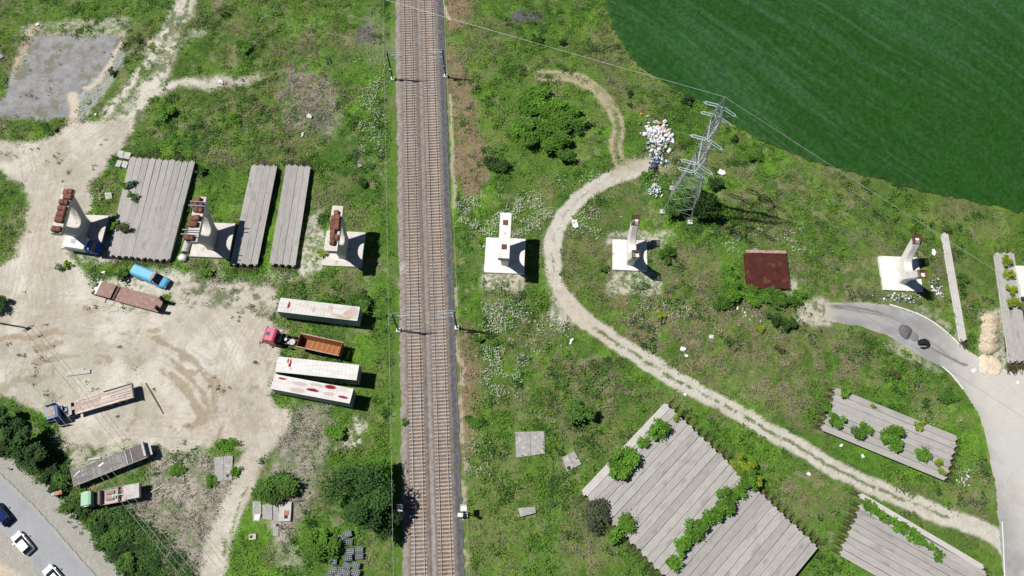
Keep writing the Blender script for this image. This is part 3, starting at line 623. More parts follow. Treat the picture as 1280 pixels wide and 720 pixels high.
trough = sstep(0.34, 0.22, np.abs(XX - xm - 0.15)); c = mix(c, np.array((0.43, 0.43, 0.42)), trough * 0.55 * (0.4 + 0.6 * sstep(60, 5, YY))); c = mix(c, (0.13, 0.12, 0.11), sstep(0.18, 0.08, np.abs(XX - xm + 0.35)) * 0.45)
c = mix(c, (0.50, 0.49, 0.48), sstep(2.4, 0.4, np.hypot(XX - at(503, 337).x, YY - at(503, 337).y)) * 0.5 * sstep(0.4, 0.55, n1))
c = c * (0.66 + 0.68 * n1[..., None]) * np.array((0.76, 0.74, 0.73))
m_ballast = attr_mat('track_ballast', scale=14.0, amt=0.38, bump=0.8, bdist=0.08)
ids = np.arange(XX.size).reshape(XX.shape)
o = np_obj('ballast_ground', np.stack([XX, YY, zz], -1).reshape(-1, 3), np.stack([ids[:-1, :-1].ravel(), ids[:-1, 1:].ravel(), ids[1:, 1:].ravel(), ids[1:, :-1].ravel()], 1), m_ballast, c.reshape(-1, 3), smooth=True)
tag(o, 'brown ballast bed under the two railway tracks', 'ballast', kind='structure')

def rail_mesh(L):
    mb = MB(); prof = [(-0.075, 0), (0.075, 0), (0.075, 0.03), (0.03, 0.05), (0.03, 0.125), (0.045, 0.135), (0.045, 0.160), (-0.045, 0.160), (-0.045, 0.135), (-0.03, 0.125), (-0.03, 0.05), (-0.075, 0.03)]
    mb.loft([[(x, -L / 2, z) for x, z in prof], [(x, L / 2, z) for x, z in prof]], 0)
    mb.box(0, 0, 0.163, 0.076, L, 0.005, 0, 1); return mb
sl = MB()
for a, b, z1 in ((-1.28, -0.62, 0.10), (0.62, 1.28, 0.10), (-0.62, 0.62, 0.075)):
    sl.box((a + b) / 2, 0, z1 / 2 - 0.05, b - a, 0.27, z1 + 0.1, 0, 0, (1, 0.86))
sleeper_me = None
def railway_track(p0, p1, label):
    global sleeper_me
    d = (p0 - p1); d.normalize(); rz = math.atan2(d.y, d.x) - math.pi / 2
    y0, y1 = -20.0, 148.0; yc = (y0 + y1) / 2; L = y1 - y0
    t = thing('railway_track', label, 'railway track', (xline(p0, p1, yc), yc, BZ), rz, 'pair of parallel railway tracks')
    for s in (-1, 1):
        o = rail_mesh(L).build('rail', [m_rail, m_shine], t); o.location = (s * 0.755, 0, 0.055)
    ys = np.arange(-L / 2 + 0.3, L / 2, 0.605); first = None; stuff = []
    k = 0
    for yy in ys:
        wy = yc + yy
        if wy > 5.0 and k < 100:
            if sleeper_me is None:
                o = sl.build('sleeper', m_sleeper, t); sleeper_me = o.data
            else:
                o = link(bpy.data.objects.new('sleeper', sleeper_me), t)
            o.location = (random.uniform(-.03, .03), yy, 0); o.rotation_euler.z = random.uniform(-.012, .012); k += 1
        else: stuff.append(yy)
    mb = MB()
    for yy in stuff: 
        for a, b, z1 in ((-1.28, -0.62, 0.10), (0.62, 1.28, 0.10), (-0.62, 0.62, 0.075)): mb.box((a + b) / 2, yy, z1 / 2 - 0.05, b - a, 0.27, z1 + 0.1, 0, 0, (1, 0.86))
    o = mb.build('sleeper', m_sleeper, t); o['kind'] = 'stuff'
railway_track(A0, A1, 'left one of the two railway tracks, on browner ballast')
railway_track(B0, B1, 'right one of the two railway tracks, beside the dark grey shoulder')

# overhead line masts
m_ins = mat('pale_insulator', (0.62, 0.70, 0.72), (0.5, 0.58, 0.6), 5, 0.4)
def catenary_mast(base, trackx, label, box):
    sgn = 1 if trackx > base.x else -1; D = abs(trackx - base.x)
    t = thing('catenary_mast', label, 'mast', (base.x, base.y, 0.0), 0, 'overhead line masts beside the railway')
    mb = MB(); mb.box(0, 0, 0.22, 0.85, 0.85, 0.55, 0, 0, (0.8, 0.8)); mb.build('foundation', m_conc_white, t)
    mb = MB()
    for s in (-1, 1):
        mb.box(0, s * 0.14, 4.3, 0.20, 0.07, 8.0, 0, 0); 
    for k in range(16): mb.box(0, 0, 0.7 + k * 0.5, 0.16, 0.24, 0.10)
    mb.box(0, 0, 8.33, 0.24, 0.38, 0.06); mb.build('post', m_mast, t)
    mb = MB(); tip = sgn * (D - 0.2)
    mb.cyl((sgn * 0.12, 0, 7.6), (tip * 0.93, 0, 7.45), 0.055, n=6); mb.cyl((sgn * 0.12, 0, 5.9), (tip * 0.9, 0, 7.35), 0.06, n=6)
    mb.cyl((tip * 0.35, -0.25, 6.3), (tip * 1.05, -0.1, 6.15), 0.045, n=6); mb.cyl((tip * 0.55, 0, 6.8), (tip * 0.4, -0.25, 6.3), 0.035, n=5); mb.cyl((sgn * 0.1, 0.35, 7.9), (tip * 0.98, 0.35, 7.7), 0.03, n=5)
    ct = mb.build('cantilever', mat('bright_galvanised', (0.50, 0.56, 0.62), (0.42, 0.47, 0.52), 4, 0.5), t)
    mb = MB()
    for z, r in ((7.58, 0), (6.0, 0.1)):
        for q in range(4): mb.cyl((sgn * (0.22 + q * 0.09), 0, z + q * 0.02 * (1 if r else 0)), (sgn * (0.27 + q * 0.09), 0, z + q * 0.02 * (1 if r else 0)), 0.11, n=8)
    mb.build('insulator', m_ins, t)
    mb = MB(); mb.box(-sgn * 0.35, 0, 7.9, 0.7, 0.10, 0.10); mb.cyl((-sgn * 0.62, 0, 7.9), (-sgn * 0.62, 0, 8.15), 0.07, n=6); mb.build('bracket', m_steel, t)
    if box:
        mb = MB(); mb.box(0.0, -0.28, 3.3, 0.55, 0.30, 0.75); mb.build('switch_box', mat('blue_grey_paint', (0.22, 0.33, 0.50), (0.2, 0.28, 0.4), 4, 0.5), t)
    return t
mast_specs = [((491.2, 99.5), 'A', 'left overhead line mast near the top of the photo', True), ((557.2, 96), 'B', 'right overhead line mast near the top of the photo', True),
              ((498.3, 413.5), 'A', 'left overhead line mast beside the lorry trailers', False), ((571.3, 410.5), 'B', 'right overhead line mast across from the lorry trailers', False)]
mast_pos = []
for px, w, lab, bx in mast_specs:
    b = at(*px); tx = xline(*((A0, A1) if w == 'A' else (B0, B1)), b.y); catenary_mast(b, tx, lab, bx); mast_pos.append((b, tx))
def wire(name, pts, r, label, cat='wire', group=None, m=None):
    mb = MB(); mb.tube(pts, r, 5); return tag(mb.build(name, m or m_wire, None), label, cat, group)
def sag(p, q, s, n=14):
    return [p.lerp(q, i / n) + Vector((0, 0, -4 * s * (i / n) * (1 - i / n))) for i in range(n + 1)]
for (i, j, w, side) in ((0, 2, 'left', -1), (1, 3, 'right', 1)):
    p, q = mast_pos[i][0], mast_pos[j][0]; d = q - p
    far = p - d * 0.95; near = q + d * 1.02
    off = Vector((side * 0.62, 0, 8.15))
    pts = sag(far + off, p + off, 0.35) + sag(p + off, q + off, 0.35)[1:] + sag(q + off, near + off, 0.35)[1:]
    wire('feeder_wire', pts, 0.020, f'thin feeder wire along the {w} line of masts', group='wires along the railway')
    tr = (A0, A1) if w == 'left' else (B0, B1)
    for nm, z, r, lab in (('contact_wire', 5.75, 0.012, f'thin contact wire over the {w} railway track'), ('catenary_wire', 7.15, 0.012, f'thin carrying wire high above the {w} railway track')):
        pts = []
        for a, b in ((far, p), (p, q), (q, near)):
            for k in range(13):
                u = k / 12; y = a.y + (b.y - a.y) * u; pts.append(Vector((xline(*tr, y) + (0.18 if z < 6 else 0.1), y, z - (0 if z < 6 else 4 * 0.8 * u * (1 - u)))))
        wire(nm, pts, r, lab, group='wires along the railway', m=m_mast)
# signals at the bottom
m_white = mat('white_paint', (0.72, 0.72, 0.70), (0.62, 0.62, 0.60), 2.0, 0.5, wear=(0.45, 0.42, 0.38), wear_scale=2.0, wear_lo=0.62)
def rail_signal(px, label, s):
    b = at(*px); t = thing('railway_signal', label, 'signal', (b.x, b.y, 0.05), 0, 'signals beside the tracks')
    mb = MB(); mb.box(0, 0, 0.1, 0.8, 0.8, 0.5); mb.build('foundation', m_conc, t)
    mb = MB(); mb.cyl((0, 0, 0.3), (0, 0, 4.3), 0.09, n=8); mb.build('post', m_steel, t)
    mb = MB(); mb.box(0, -0.12, 3.9, 0.62, 0.10, 1.25); mb.cyl((0, -0.18, 4.2), (0, -0.42, 4.2), 0.13, n=10); mb.cyl((0, -0.18, 3.65), (0, -0.42, 3.65), 0.13, n=10); mb.build('signal_head', m_black, t)
    mb = MB(); mb.box(-0.15 * s, 0.55, 3.25, 0.95, 0.9, 0.06)
    for dx in (-0.6, 0.3): mb.cyl((dx * s, 0.98, 3.25), (dx * s, 0.98, 4.25), 0.03, n=5)
    mb.cyl((-0.6 * s, 0.98, 4.25), (0.3 * s, 0.98, 4.25), 0.03, n=5); mb.build('platform', m_white, t)
    mb = MB()
    for dx in (-0.2, 0.2): mb.cyl((dx, 0.32, 0.2), (dx, 0.25, 3.4), 0.03, n=5)
    for k in range(9): mb.cyl((-0.2, 0.31, 0.5 + k * 0.33), (0.2, 0.31, 0.5 + k * 0.33), 0.02, n=5)
    mb.build('ladder', m_steel, t)
    mb = MB(); mb.box(-0.75 * s, -0.25, 0.75, 0.75, 0.55, 1.2, 0, 0); mb.box(-0.75 * s, -0.25, 1.38, 0.85, 0.65, 0.06); mb.build('cabinet', m_white, t, bevel=0.03)
rail_signal((504, 643), 'railway signal with white cabinet left of the tracks', 1); rail_signal((582, 643), 'railway signal with white cabinet right of the tracks', 1)

# ================================================================== BRIDGE PIERS
PIER_RZ = R(-2.6)
def pier_sections(capped):
    outer = [(0.3, 2.05), (1.0, 2.0), (1.8, 2.05), (2.6, 2.2), (3.4, 2.45), (4.2, 2.75), (5.0, 3.05), (5.8, 3.33), (6.6, 3.58), (7.25, 3.75)]
    inner = [(3.4, 0.0), (3.5, 0.45), (3.7, 0.8), (4.1, 1.15), (4.6, 1.42), (5.2, 1.65), (5.8, 1.85), (6.6, 2.12), (7.25, 2.35)]
    oz, oy = zip(*outer); iz, iy = zip(*inner)
    return lambda z: float(np.interp(z, oz, oy)), lambda z: float(np.interp(z, iz, iy))
PROTO = {}
def bridge_pier(px, label, capped, m, slab=(7.2, 6.9), rebar_top=False):
    c = at(*px); t = thing('bridge_pier', label, 'bridge pier', (c.x, c.y, 0.0), PIER_RZ, 'unfinished bridge piers')
    mb = MB(); mb.box(0, 0, 0.1, slab[0], slab[1], 0.72); mb.build('footing', m, t, bevel=0.04)
    fo, fi = pier_sections(capped); mb = MB()
    def th(z): return 0.74 - 0.10 * z / 7.25
    def ring(y0, y1, z):
        w = th(z); cmf = 0.16
        return [(-w, y0 + cmf, z), (-w + cmf, y0, z), (w - cmf, y0, z), (w, y0 + cmf, z), (w, y1 - cmf, z), (w - cmf, y1, z), (-w + cmf, y1, z), (-w, y1 - cmf, z)]
    zs = [0.46, 1.0, 1.8, 2.6, 3.2, 3.4]
    mb.loft([ring(-fo(z), fo(z), z) for z in zs])
    za = [3.4, 3.5, 3.7, 4.1, 4.6, 5.2, 5.8, 6.6, 7.25]
    for s in (-1, 1):
        rs = []
        for z in za:
            a, b = fi(z) * s, fo(z) * s; y0, y1 = min(a, b), max(a, b)
            if y1 - y0 < 0.5: y0, y1 = min(y0, y1 - .5), y1
            rs.append(ring(y0, y1, z))
        mb.loft(rs)
    sh = mb.build('shaft', m, t)
    if capped: sh.scale.z = 1.065
    if capped:
        mb = MB()
        prof = [(-0.97, 7.92), (-0.62, 7.62), (0.62, 7.62), (0.97, 7.92), (0.97, 8.7), (-0.97, 8.7)]
        mb.loft([[(x, -4.3, z) for x, z in prof], [(x, 4.3, z) for x, z in prof]]); mb.build('cap', m, t, bevel=0.03)
    if rebar_top:
        for s in (-1, 1):
            mb = MB(); yc = s * (fo(7.25) + fi(7.25)) / 2
            for k in range(7):
                u = -0.5 + k / 6.0
                for (a, b) in ((u * 1.25, -0.62), (u * 1.25, 0.62), (-0.62, u * 1.25), (0.62, u * 1.25)): mb.cyl((a, yc + b * 1.02, 7.2), (a * 1.02, yc + b * 1.05 + s * 0.35, 8.35), 0.05, n=5)
            for z in (7.5, 7.85, 8.15):
                e = s * 0.3 * (z - 7.2)
                for a, b in (((-.62, -.65), (.62, -.65)), ((.62, -.65), (.62, .65)), ((.62, .65), (-.62, .65)), ((-.62, .65), (-.62, -.65))): mb.cyl((a[0], yc + a[1] + e, z), (b[0], yc + b[1] + e, z), 0.045, n=5)
            mb.build('rebar_cage', m_rust, t)
    return t
m_conc_old = mat('stained_pier_concrete', (0.60, 0.575, 0.53), (0.50, 0.47, 0.42), 0.8, 0.9, bump=0.1, wear=(0.40, 0.36, 0.31), wear_scale=0.7, wear_lo=0.58)
p1 = bridge_pier((108, 291), 'leftmost concrete bridge pier behind the blue and white lorry, rusty blocks along its cap', True, m_conc_old)
p2 = bridge_pier((267, 301), 'concrete bridge pier between girder beds with grey steel beams laid across its cap', True, m_conc_old)
p3 = bridge_pier((430.5, 312), 'concrete bridge pier left of the railway with heaped rusty blocks on its cap', True, m_conc_old)
p4 = bridge_pier((631.5, 320.5), 'white bridge pier right of the railway with a clear cap and two square sockets', True, m_conc_white)
p5 = bridge_pier((787, 320), 'white forked bridge pier without cap inside the bend of the gravel track', False, m_conc_white, (6.2, 6.0), True)
p6 = bridge_pier((1124.5, 343), 'white forked bridge pier without cap above the curved access road', False, m_conc_white, (7.0, 6.6), True)
for y_ in (2.4, -2.2):
    mb = MB(); mb.box(0.0, y_, 8.72, 0.86, 0.95, 0.05, 0, 1); mb.box(0.0, y_, 8.76, 0.66, 0.74, 0.06, 0, 0)
    for k in range(4): mb.box(-0.24 + k * 0.16, y_, 8.81, 0.05, 0.66, 0.07, 0, 0)
    mb.build('socket', [m_rust, m_black], p4)
mb = MB(); mb.box(0, 0.35, 8.715, 0.4, 0.35, 0.03); mb.build('anchor_plate', mat('faded_rust', (0.5, 0.36, 0.3), (0.55, 0.45, 0.4), 4, 0.8), p4)
# rusty blocks lying on the caps
blk = MB(); blk.box(0, 0, 0.32, 0.84, 0.95, 0.64); blk.box(0, 0, 0.665, 0.66, 0.74, 0.05); blk.box(0, -0.50, 0.32, 0.5, 0.05, 0.3)
blk0 = None
def blocks(pts, where, zoom, off, mats_=None):
    global blk0
    for i, (a, b) in enumerate(sorted(pts, key=lambda q: (q[1], q[0]))):
        q = at(a / zoom + off[0], b / zoom + off[1], 9.3)
        if blk0 is None:
            o = blk.build('steel_block', m_rust, None, bevel=0.02); blk0 = o.data
        else: o = link(bpy.data.objects.new('steel_block', blk0))
        o.location = (q.x, q.y, 8.705); o.rotation_euler.z = PIER_RZ + random.uniform(-0.12, 0.12); o.scale = (random.uniform(0.85, 1.05), random.uniform(0.9, 1.08), random.uniform(0.8, 1.1))
        tag(o, f'rusty steel block on the {where}, {ORD[i]} from its far end', 'steel block', f'rusty blocks on the {where}')
blocks([(240, 120), (207, 126), (206, 163), (238, 166), (174, 208), (206, 210), (160, 256), (192, 258), (146, 304), (180, 304), (136, 348), (168, 352), (112, 428), (146, 428)], 'leftmost bridge pier', 6.545, (50, 220))
blocks([(228, 100), (206, 142), (256, 142), (214, 186), (246, 190), (186, 268), (220, 262), (160, 318), (198, 318), (130, 438), (170, 440)], 'bridge pier with grey beams', 7.2, (215, 235))
blocks([(215, 145), (230, 190), (190, 195), (182, 240), (222, 238), (180, 276), (218, 278), (182, 320), (182, 362), (212, 364), (180, 410)], 'pier next to the railway', 7.2, (390, 245))
m_grey = mat('grey_painted_steel', (0.25, 0.27, 0.31), (0.19, 0.2, 0.23), 3, 0.6)
for i, (a, b) in enumerate((((165, 120), (310, 130)), ((150, 157), (300, 166)), ((95, 375), (240, 383)), ((82, 414), (225, 425)))):
    p = at(a[0] / 7.2 + 215, a[1] / 7.2 + 235, 9.5); q = at(b[0] / 7.2 + 215, b[1] / 7.2 + 235, 9.5); d = q - p; L = d.length
    mb = MB()
    for z in (0.02, 0.20): mb.box(0, 0, z, L, 0.16, 0.035)
    mb.box(0, 0, 0.11, L, 0.03, 0.16)
    o = mb.build('steel_beam', m_grey); o.location = ((p.x + q.x) / 2, (p.y + q.y) / 2, 9.4); o.rotation_euler.z = math.atan2(d.y, d.x)
    tag(o, f'grey steel beam laid across the pier cap, {ORD[i]} of four from the far end', 'steel beam', 'grey beams across the pier cap')

# ================================================================== BRIDGE GIRDERS
GH = 1.12
m_girder = mat('girder_concrete', (0.388, 0.370, 0.348), (0.290, 0.276, 0.260), 1.3, 0.92, bump=0.12, rand=0.10, stretch=(0.55, 1.4, 1), lo=0.28, hi=0.72, wear=(0.25, 0.238, 0.225), wear_scale=0.55, wear_lo=0.585, detail=9)
def girder_body():
    mb = MB(); L = 20.3; hw = 0.585
    prof = [(-0.30, 0.0), (0.30, 0.0), (0.30, 0.20), (0.11, 0.36), (0.11, 0.86), (hw - 0.05, 0.97), (hw, 1.0), (hw, GH), (-hw, GH), (-hw, 1.0), (-hw + 0.05, 0.97), (-0.11, 0.86), (-0.11, 0.36), (-0.30, 0.20)]
    mb.loft([[(x, y, z) for y, z in prof] for x in (-L / 2 + 0.10, -4.0, 3.0, L / 2 - 0.10)])
    for s in (-1, 1): mb.box(s * (L / 2 - 0.02), 0.05 * s, 0.55, 0.34, 0.40, 1.06)
    mb.box(0, 0.16, GH + .001, L - .3, 0.025, 0.006, 0, 1); mb.box(0, -0.22, GH + .001, L - .3, 0.018, 0.006, 0, 1)
    for x, w in ((-6.2, .5), (-1.1, .35), (4.4, .5)): mb.box(x, .0, GH + .001, .03, 1.05, .005, 0, 1)
    return mb
def girder_rebar(s):
    mb = MB(); r = random.Random(3 + s)
    for s in (s,):
        for k in range(8):
            y = -0.38 + 0.11 * k; z = r.uniform(0.25, 0.95); l = r.uniform(0.7, 1.7)
            mb.cyl((s * 10.2, y, z), (s * (10.2 + l), y + r.uniform(-.08, .08), z - r.uniform(0.0, 0.35)), 0.032, n=4)
    return mb
g_body = g_rebar = None
m_girder_pale = mat('pale_girder_concrete', (0.52, 0.50, 0.475), (0.42, 0.40, 0.38), 1.3, 0.92, bump=0.12, stretch=(0.55, 1.4, 1), lo=0.28, hi=0.72, detail=9)
def pale(t):
    b = t.children[0]; b.material_slots[0].link = 'OBJECT'; b.material_slots[0].material = m_girder_pale
def girder_bed(corners, n, lab, group, first=0, jit=0.12, skip=()):
    """corners: start-first, start-last, end-first, end-last (photo pixels on the top face)"""
    global g_body, g_rebar
    w = [at(a, b, GH) if not isinstance(a, Vector) else a for a, b in corners] if not isinstance(corners[0], Vector) else corners
    out = []
    for i in range(n):
        u = (i + 0.5) / n; s = w[0].lerp(w[1], u); e = w[2].lerp(w[3], u); d = e - s; c = (s + e) / 2
        wid = ((w[1] - w[0]).length + (w[3] - w[2]).length) / 2 / n
        t = thing('concrete_girder', lab(i, n), 'girder', (c.x, c.y, 0), math.atan2(d.y, d.x) + random.uniform(-0.0015, 0.0015), group)
        dd = d.normalized() * random.uniform(-jit, jit); t.location.x += dd.x; t.location.y += dd.y
        t.location.z = random.uniform(-0.03, 0.05)
        if g_body is None:
            a = girder_body().build('body', [m_girder, mat('girder_joint', (.23, .215, .20), (.30, .28, .26), 2, .95)], t); g_body = a.data; g_rebar = [girder_rebar(s).build('rebar', m_rebar, t).data for s in (-1, 1)]
        else:
            a = link(bpy.data.objects.new('body', g_body), t); [link(bpy.data.objects.new('rebar', g_), t) for g_ in g_rebar]
        a.scale = (1, min(1.06, (wid - 0.06) / 1.17), 1); 
        if random.random() < 0.5: a.rotation_euler.z = math.pi
        out.append(t)
    return out
girder_bed([(163, 193.5), (245, 199.5), (133, 322), (211, 328.5)], 10, lambda i, n: f'{ORD[i]} concrete girder from the left in the broad bed above the blue van', 'girders in the broad bed above the blue van')
girder_bed([(315, 204), (347, 205.5), (287, 331.5), (321.5, 334)], 4, lambda i, n: f'{ORD[i]} concrete girder from the left in the narrow bed touching the steel-beam pier', 'girders in the narrow bed beside the pier footing')
girder_bed([(357.5, 205.5), (388.5, 207), (336, 331), (369, 335)], 4, lambda i, n: f'{ORD[i]} concrete girder from the left in the narrow bed left of the heaped-block pier', 'girders in the narrow bed nearest the railway')
dA, dB, dC = at(833, 501, GH), at(1024.5, 682.5, GH), at(725, 615, GH); dD = dB + (dC - dA)
WORDS = ORD + ['twenty-first', 'twenty-second', 'twenty-third', 'twenty-fourth', 'twenty-fifth']
dbed = girder_bed([dA, dB, dC, dD], 25, lambda i, n: f'{WORDS[i]} concrete girder from the upper left edge of the largest bed below the track', 'girders in the largest bed below the gravel track')
girder_bed([(1046, 484.5), (1027.5, 538), (1197, 545), (1180.5, 601)], 7, lambda i, n: f'{ORD[i]} concrete girder from the access road side in the bed above the gravel track', 'girders in the bed above the gravel track')
fA, fB = at(1078, 629, GH), at(1049, 694, GH); fd_ = Vector((math.cos(R(-30.5)), math.sin(R(-30.5)), 0)) * 20.3
girder_bed([fA, fB, fA + fd_, fB + fd_], 8, lambda i, n: f'{ORD[i]} concrete girder from the gravel track in the bed at the lower right edge', 'girders in the bed at the lower right edge')
fs, fe = at(1077, 619.5, GH), at(1227, 708.5, GH); sd_ = Vector((fe - fs)); pn = Vector((sd_.y, -sd_.x, 0)).normalized() * 0.45
lone1 = girder_bed([fs - pn, fs + pn, fe - pn, fe + pn], 1, lambda i, n: 'lone pale concrete girder lying aslant between the gravel track and the lower right bed', 'single girders apart from the beds')
lone2 = girder_bed([(1177.5, 290), (1185, 291.5), (1200.5, 427), (1209.5, 426)], 1, lambda i, n: 'lone concrete girder lying in grass above the white line of the access road', 'single girders apart from the beds')
girder_bed([(1243.5, 316), (1268, 318.5), (1261.5, 452), (1287, 450)], 3, lambda i, n: f'{ORD[i]} concrete girder from the left beside the sand heaps, weeds along its bed', 'girders beside the sand heaps')
pale(dbed[0]); pale(lone1[0]); pale(lone2[0])
# ================================================================== VEHICLES
def paint(name, c, r=0.45, wear=None, wl=0.62): return mat(name, c, tuple(v * 0.86 for v in c), 1.6, r, wear=wear, wear_scale=1.6, wear_lo=wl)
m_glass = mat('dark_glass', (0.015, 0.018, 0.022), (0.02, 0.024, 0.03), 2, 0.12)
m_chassis = mat('grimy_chassis', (0.055, 0.050, 0.048), (0.09, 0.08, 0.07), 4, 0.75)
m_wheelrim = mat('dull_rim', (0.30, 0.29, 0.28), (0.2, 0.19, 0.18), 5, 0.6)
def wheel_at(t, x, y, r=0.5, w=0.3, name='wheel'):
    mb = MB(); mb.cyl((x, y - w / 2, r), (x, y + w / 2, r), r, n=14)
    o = mb.build('wheel', m_black, t)
    mb = MB(); s = 1 if y > 0 else -1; mb.cyl((x, y + s * w * 0.42, r), (x, y + s * (w / 2 + 0.012), r), r * 0.55, n=12); mb.build('rim', m_wheelrim, o)
def patch_grid(name, L, W, z, fn, m, parent, step=0.1, crown=0.0, x0=0.0):
    gx = np.linspace(-L / 2, L / 2, int(L / step)); gy = np.linspace(-W / 2, W / 2, int(W / step)); xx, yy = np.meshgrid(gx, gy)
    c = fn(xx, yy); zz = z + crown * (1 - (2 * yy / W) ** 2); ids = np.arange(xx.size).reshape(xx.shape)
    return np_obj(name, np.stack([xx + x0, yy, zz], -1).reshape(-1, 3), np.stack([ids[:-1, :-1].ravel(), ids[:-1, 1:].ravel(), ids[1:, 1:].ravel(), ids[1:, :-1].ravel()], 1), m, c.reshape(-1, 3), parent)
m_roof = attr_mat('weathered_sheet_roof', scale=2.5, amt=0.07, bump=0.0, rough=0.8, spec=0.1)
def box_trailer(c4, label, patches, tone, side_c, seed, h=3.95, doors_c=None, rust=0.3):
    c, a, L, W = quad_frame(c4, h); W = min(max(W, 2.5), 2.75)
    t = thing('box_trailer', label, 'lorry trailer', c, a, 'parked white box trailers')
    ms = paint('trailer_side_%d' % seed, side_c, 0.5, (0.20, 0.19, 0.18), 0.64)
    mb = MB(); mb.box(0, 0, (1.15 + h - 0.04) / 2, L, W, h - 0.04 - 1.15); mb.build('body', ms, t, bevel=0.03)
    def fn(x, y):
        col = np.ones(x.shape + (3,)) * np.array(tone) * (0.93 + 0.1 * fbm(x + seed * 31, y, 0.8, 3, seed)[..., None])
        ribs = np.abs(((x + 60) / 0.62) % 1.0 - 0.5); col = mix(col, np.array(tone) * 0.72, sstep(0.12, 0.04, ribs) * 0.7); col = mix(col, np.array(tone) * 0.78, sstep(.5, .62, fbm(x * .5, y * 2 + seed, .7, 4, seed + 2)) * .6)
        col = mix(col, (0.42, 0.31, 0.20), sstep(0.50, 0.68, fbm(x * 1.0 + seed * 13, y * 2.5, 1.6, 4, seed + 5)) * rust * sstep(-L * 0.1, L * 0.4, x))
        wx_ = x + (fbm(x + seed, y, 0.5, 3, seed + 9) - 0.5) * 0.35; wy_ = y + (fbm(x - seed, y, 0.5, 3, seed + 19) - 0.5) * 0.16
        for (px, py, rx, ry, k) in patches:
            m = sstep(1.25, 0.8, np.hypot((wx_ - px) / rx, (wy_ - py) / ry)); cc = (0.24, 0.010, 0.018) if k > 0.5 else (0.46, 0.36, 0.33); col = mix(col, cc, m * min(1, k if k > 0.5 else 0.8))
        return col
    patch_grid('roof', L - 0.02, W - 0.02, h - 0.015, fn, m_roof, t, 0.09, 0.04)
    mb = MB()
    for s in (-1, 1): mb.box(0, s * (W / 2 - 0.03), h - 0.01, L, 0.07, 0.09); mb.box(s * (L / 2 - 0.03), 0, h - 0.012, 0.08, W - 0.15, 0.085)
    mb.build('roof_rail', paint('rail_white', (0.66, 0.65, 0.63)), t)
    md = paint('door_%d' % seed, doors_c or side_c, 0.5); mb = MB()
    for s in (-1, 1): mb.box(L / 2 + 0.02, s * W / 4, (1.2 + h) / 2 - 0.05, 0.05, W / 2 - 0.05, h - 1.45)
    dr = mb.build('rear_door', md, t); mb = MB()
    for y in (-0.5, -0.15, 0.15, 0.5): mb.cyl((L / 2 + 0.07, y, 1.35), (L / 2 + 0.07, y, h - 0.3), 0.025, n=5)
    mb.build('lock_bar', m_steel, dr)
    mb = MB(); mb.box(0, 0, 1.0, L - 0.6, 1.1, 0.28); mb.box(L / 2 - 0.1, 0, 0.6, 0.12, W - 0.2, 0.15)
    for s in (-1, 1): mb.box(L / 2 - 4.2, s * (W / 2 - 0.06), 0.8, 3.0, 0.05, 0.5)
    mb.build('chassis', m_chassis, t)
    mb = MB()
    for s in (-1, 1): mb.box(-L / 2 + 3.0, s * 0.7, 0.52, 0.14, 0.14, 1.0); mb.box(-L / 2 + 3.0, s * 0.7, 0.04, 0.35, 0.3, 0.05)
    mb.build('landing_leg', m_chassis, t)
    for k in range(3):
        for s in (-1, 1): wheel_at(t, L / 2 - 2.0 - k * 1.3, s * (W / 2 - 0.22), 0.5, 0.36)
    return t
Z4 = 4.645; O4 = (320, 360)
def z4(*p): return [(a / Z4 + O4[0], b / Z4 + O4[1]) for a, b in p]
box_trailer(z4((135, 55), (603, 112), (588, 190), (130, 138)), 'uppermost white box trailer, rust-stained roof with one red scrape at its left end', [(-5.2, 0.15, 0.22, 0.62, 1.0), (-0.8, -0.1, 0.3, 0.6, 0.3), (5.8, 0.2, 0.9, 0.9, 0.25), (2.0, 0.5, 0.5, 0.4, 0.25)], (0.62, 0.60, 0.575), (0.22, 0.28, 0.37), 3, rust=0.9, doors_c=(0.20, 0.32, 0.42))
box_trailer(z4((130, 397), (600, 448), (582, 535), (110, 487)), 'white box trailer with clean ribbed roof and two red slashes, just below the tipper lorry', [(-4.55, 0.45, 0.16, 0.75, 1.0), (-5.0, 0.75, 0.14, 0.4, 1.0), (-4.35, -0.6, 0.2, 0.25, 0.3), (-4.75, 0.1, 0.15, 0.3, 1.0)], (0.68, 0.665, 0.645), (0.22, 0.26, 0.30), 4, rust=0.12, doors_c=(0.26, 0.29, 0.22))
box_trailer(z4((110, 503), (562, 588), (547, 668), (85, 582)), 'white box trailer with several long red streaks on its roof, lowest of the three', [(-5.3, 0.75, 0.65, 0.17, 1.0), (0.2, -0.2, 1.0, 0.26, 1.0), (2.9, 0.85, 0.95, 0.34, 1.0), (5.35, -0.4, 0.9, 0.2, 1.0), (-2.2, 0.45, 1.2, 0.3, 0.3), (-2.4, -0.7, 1.3, 0.4, 0.3), (0.5, 0.75, 1.2, 0.25, 0.3), (3.0, -0.3, 0.9, 0.3, 0.3)], (0.67, 0.645, 0.63), (0.17, 0.21, 0.27), 5, rust=0.2, doors_c=(0.16, 0.20, 0.25))

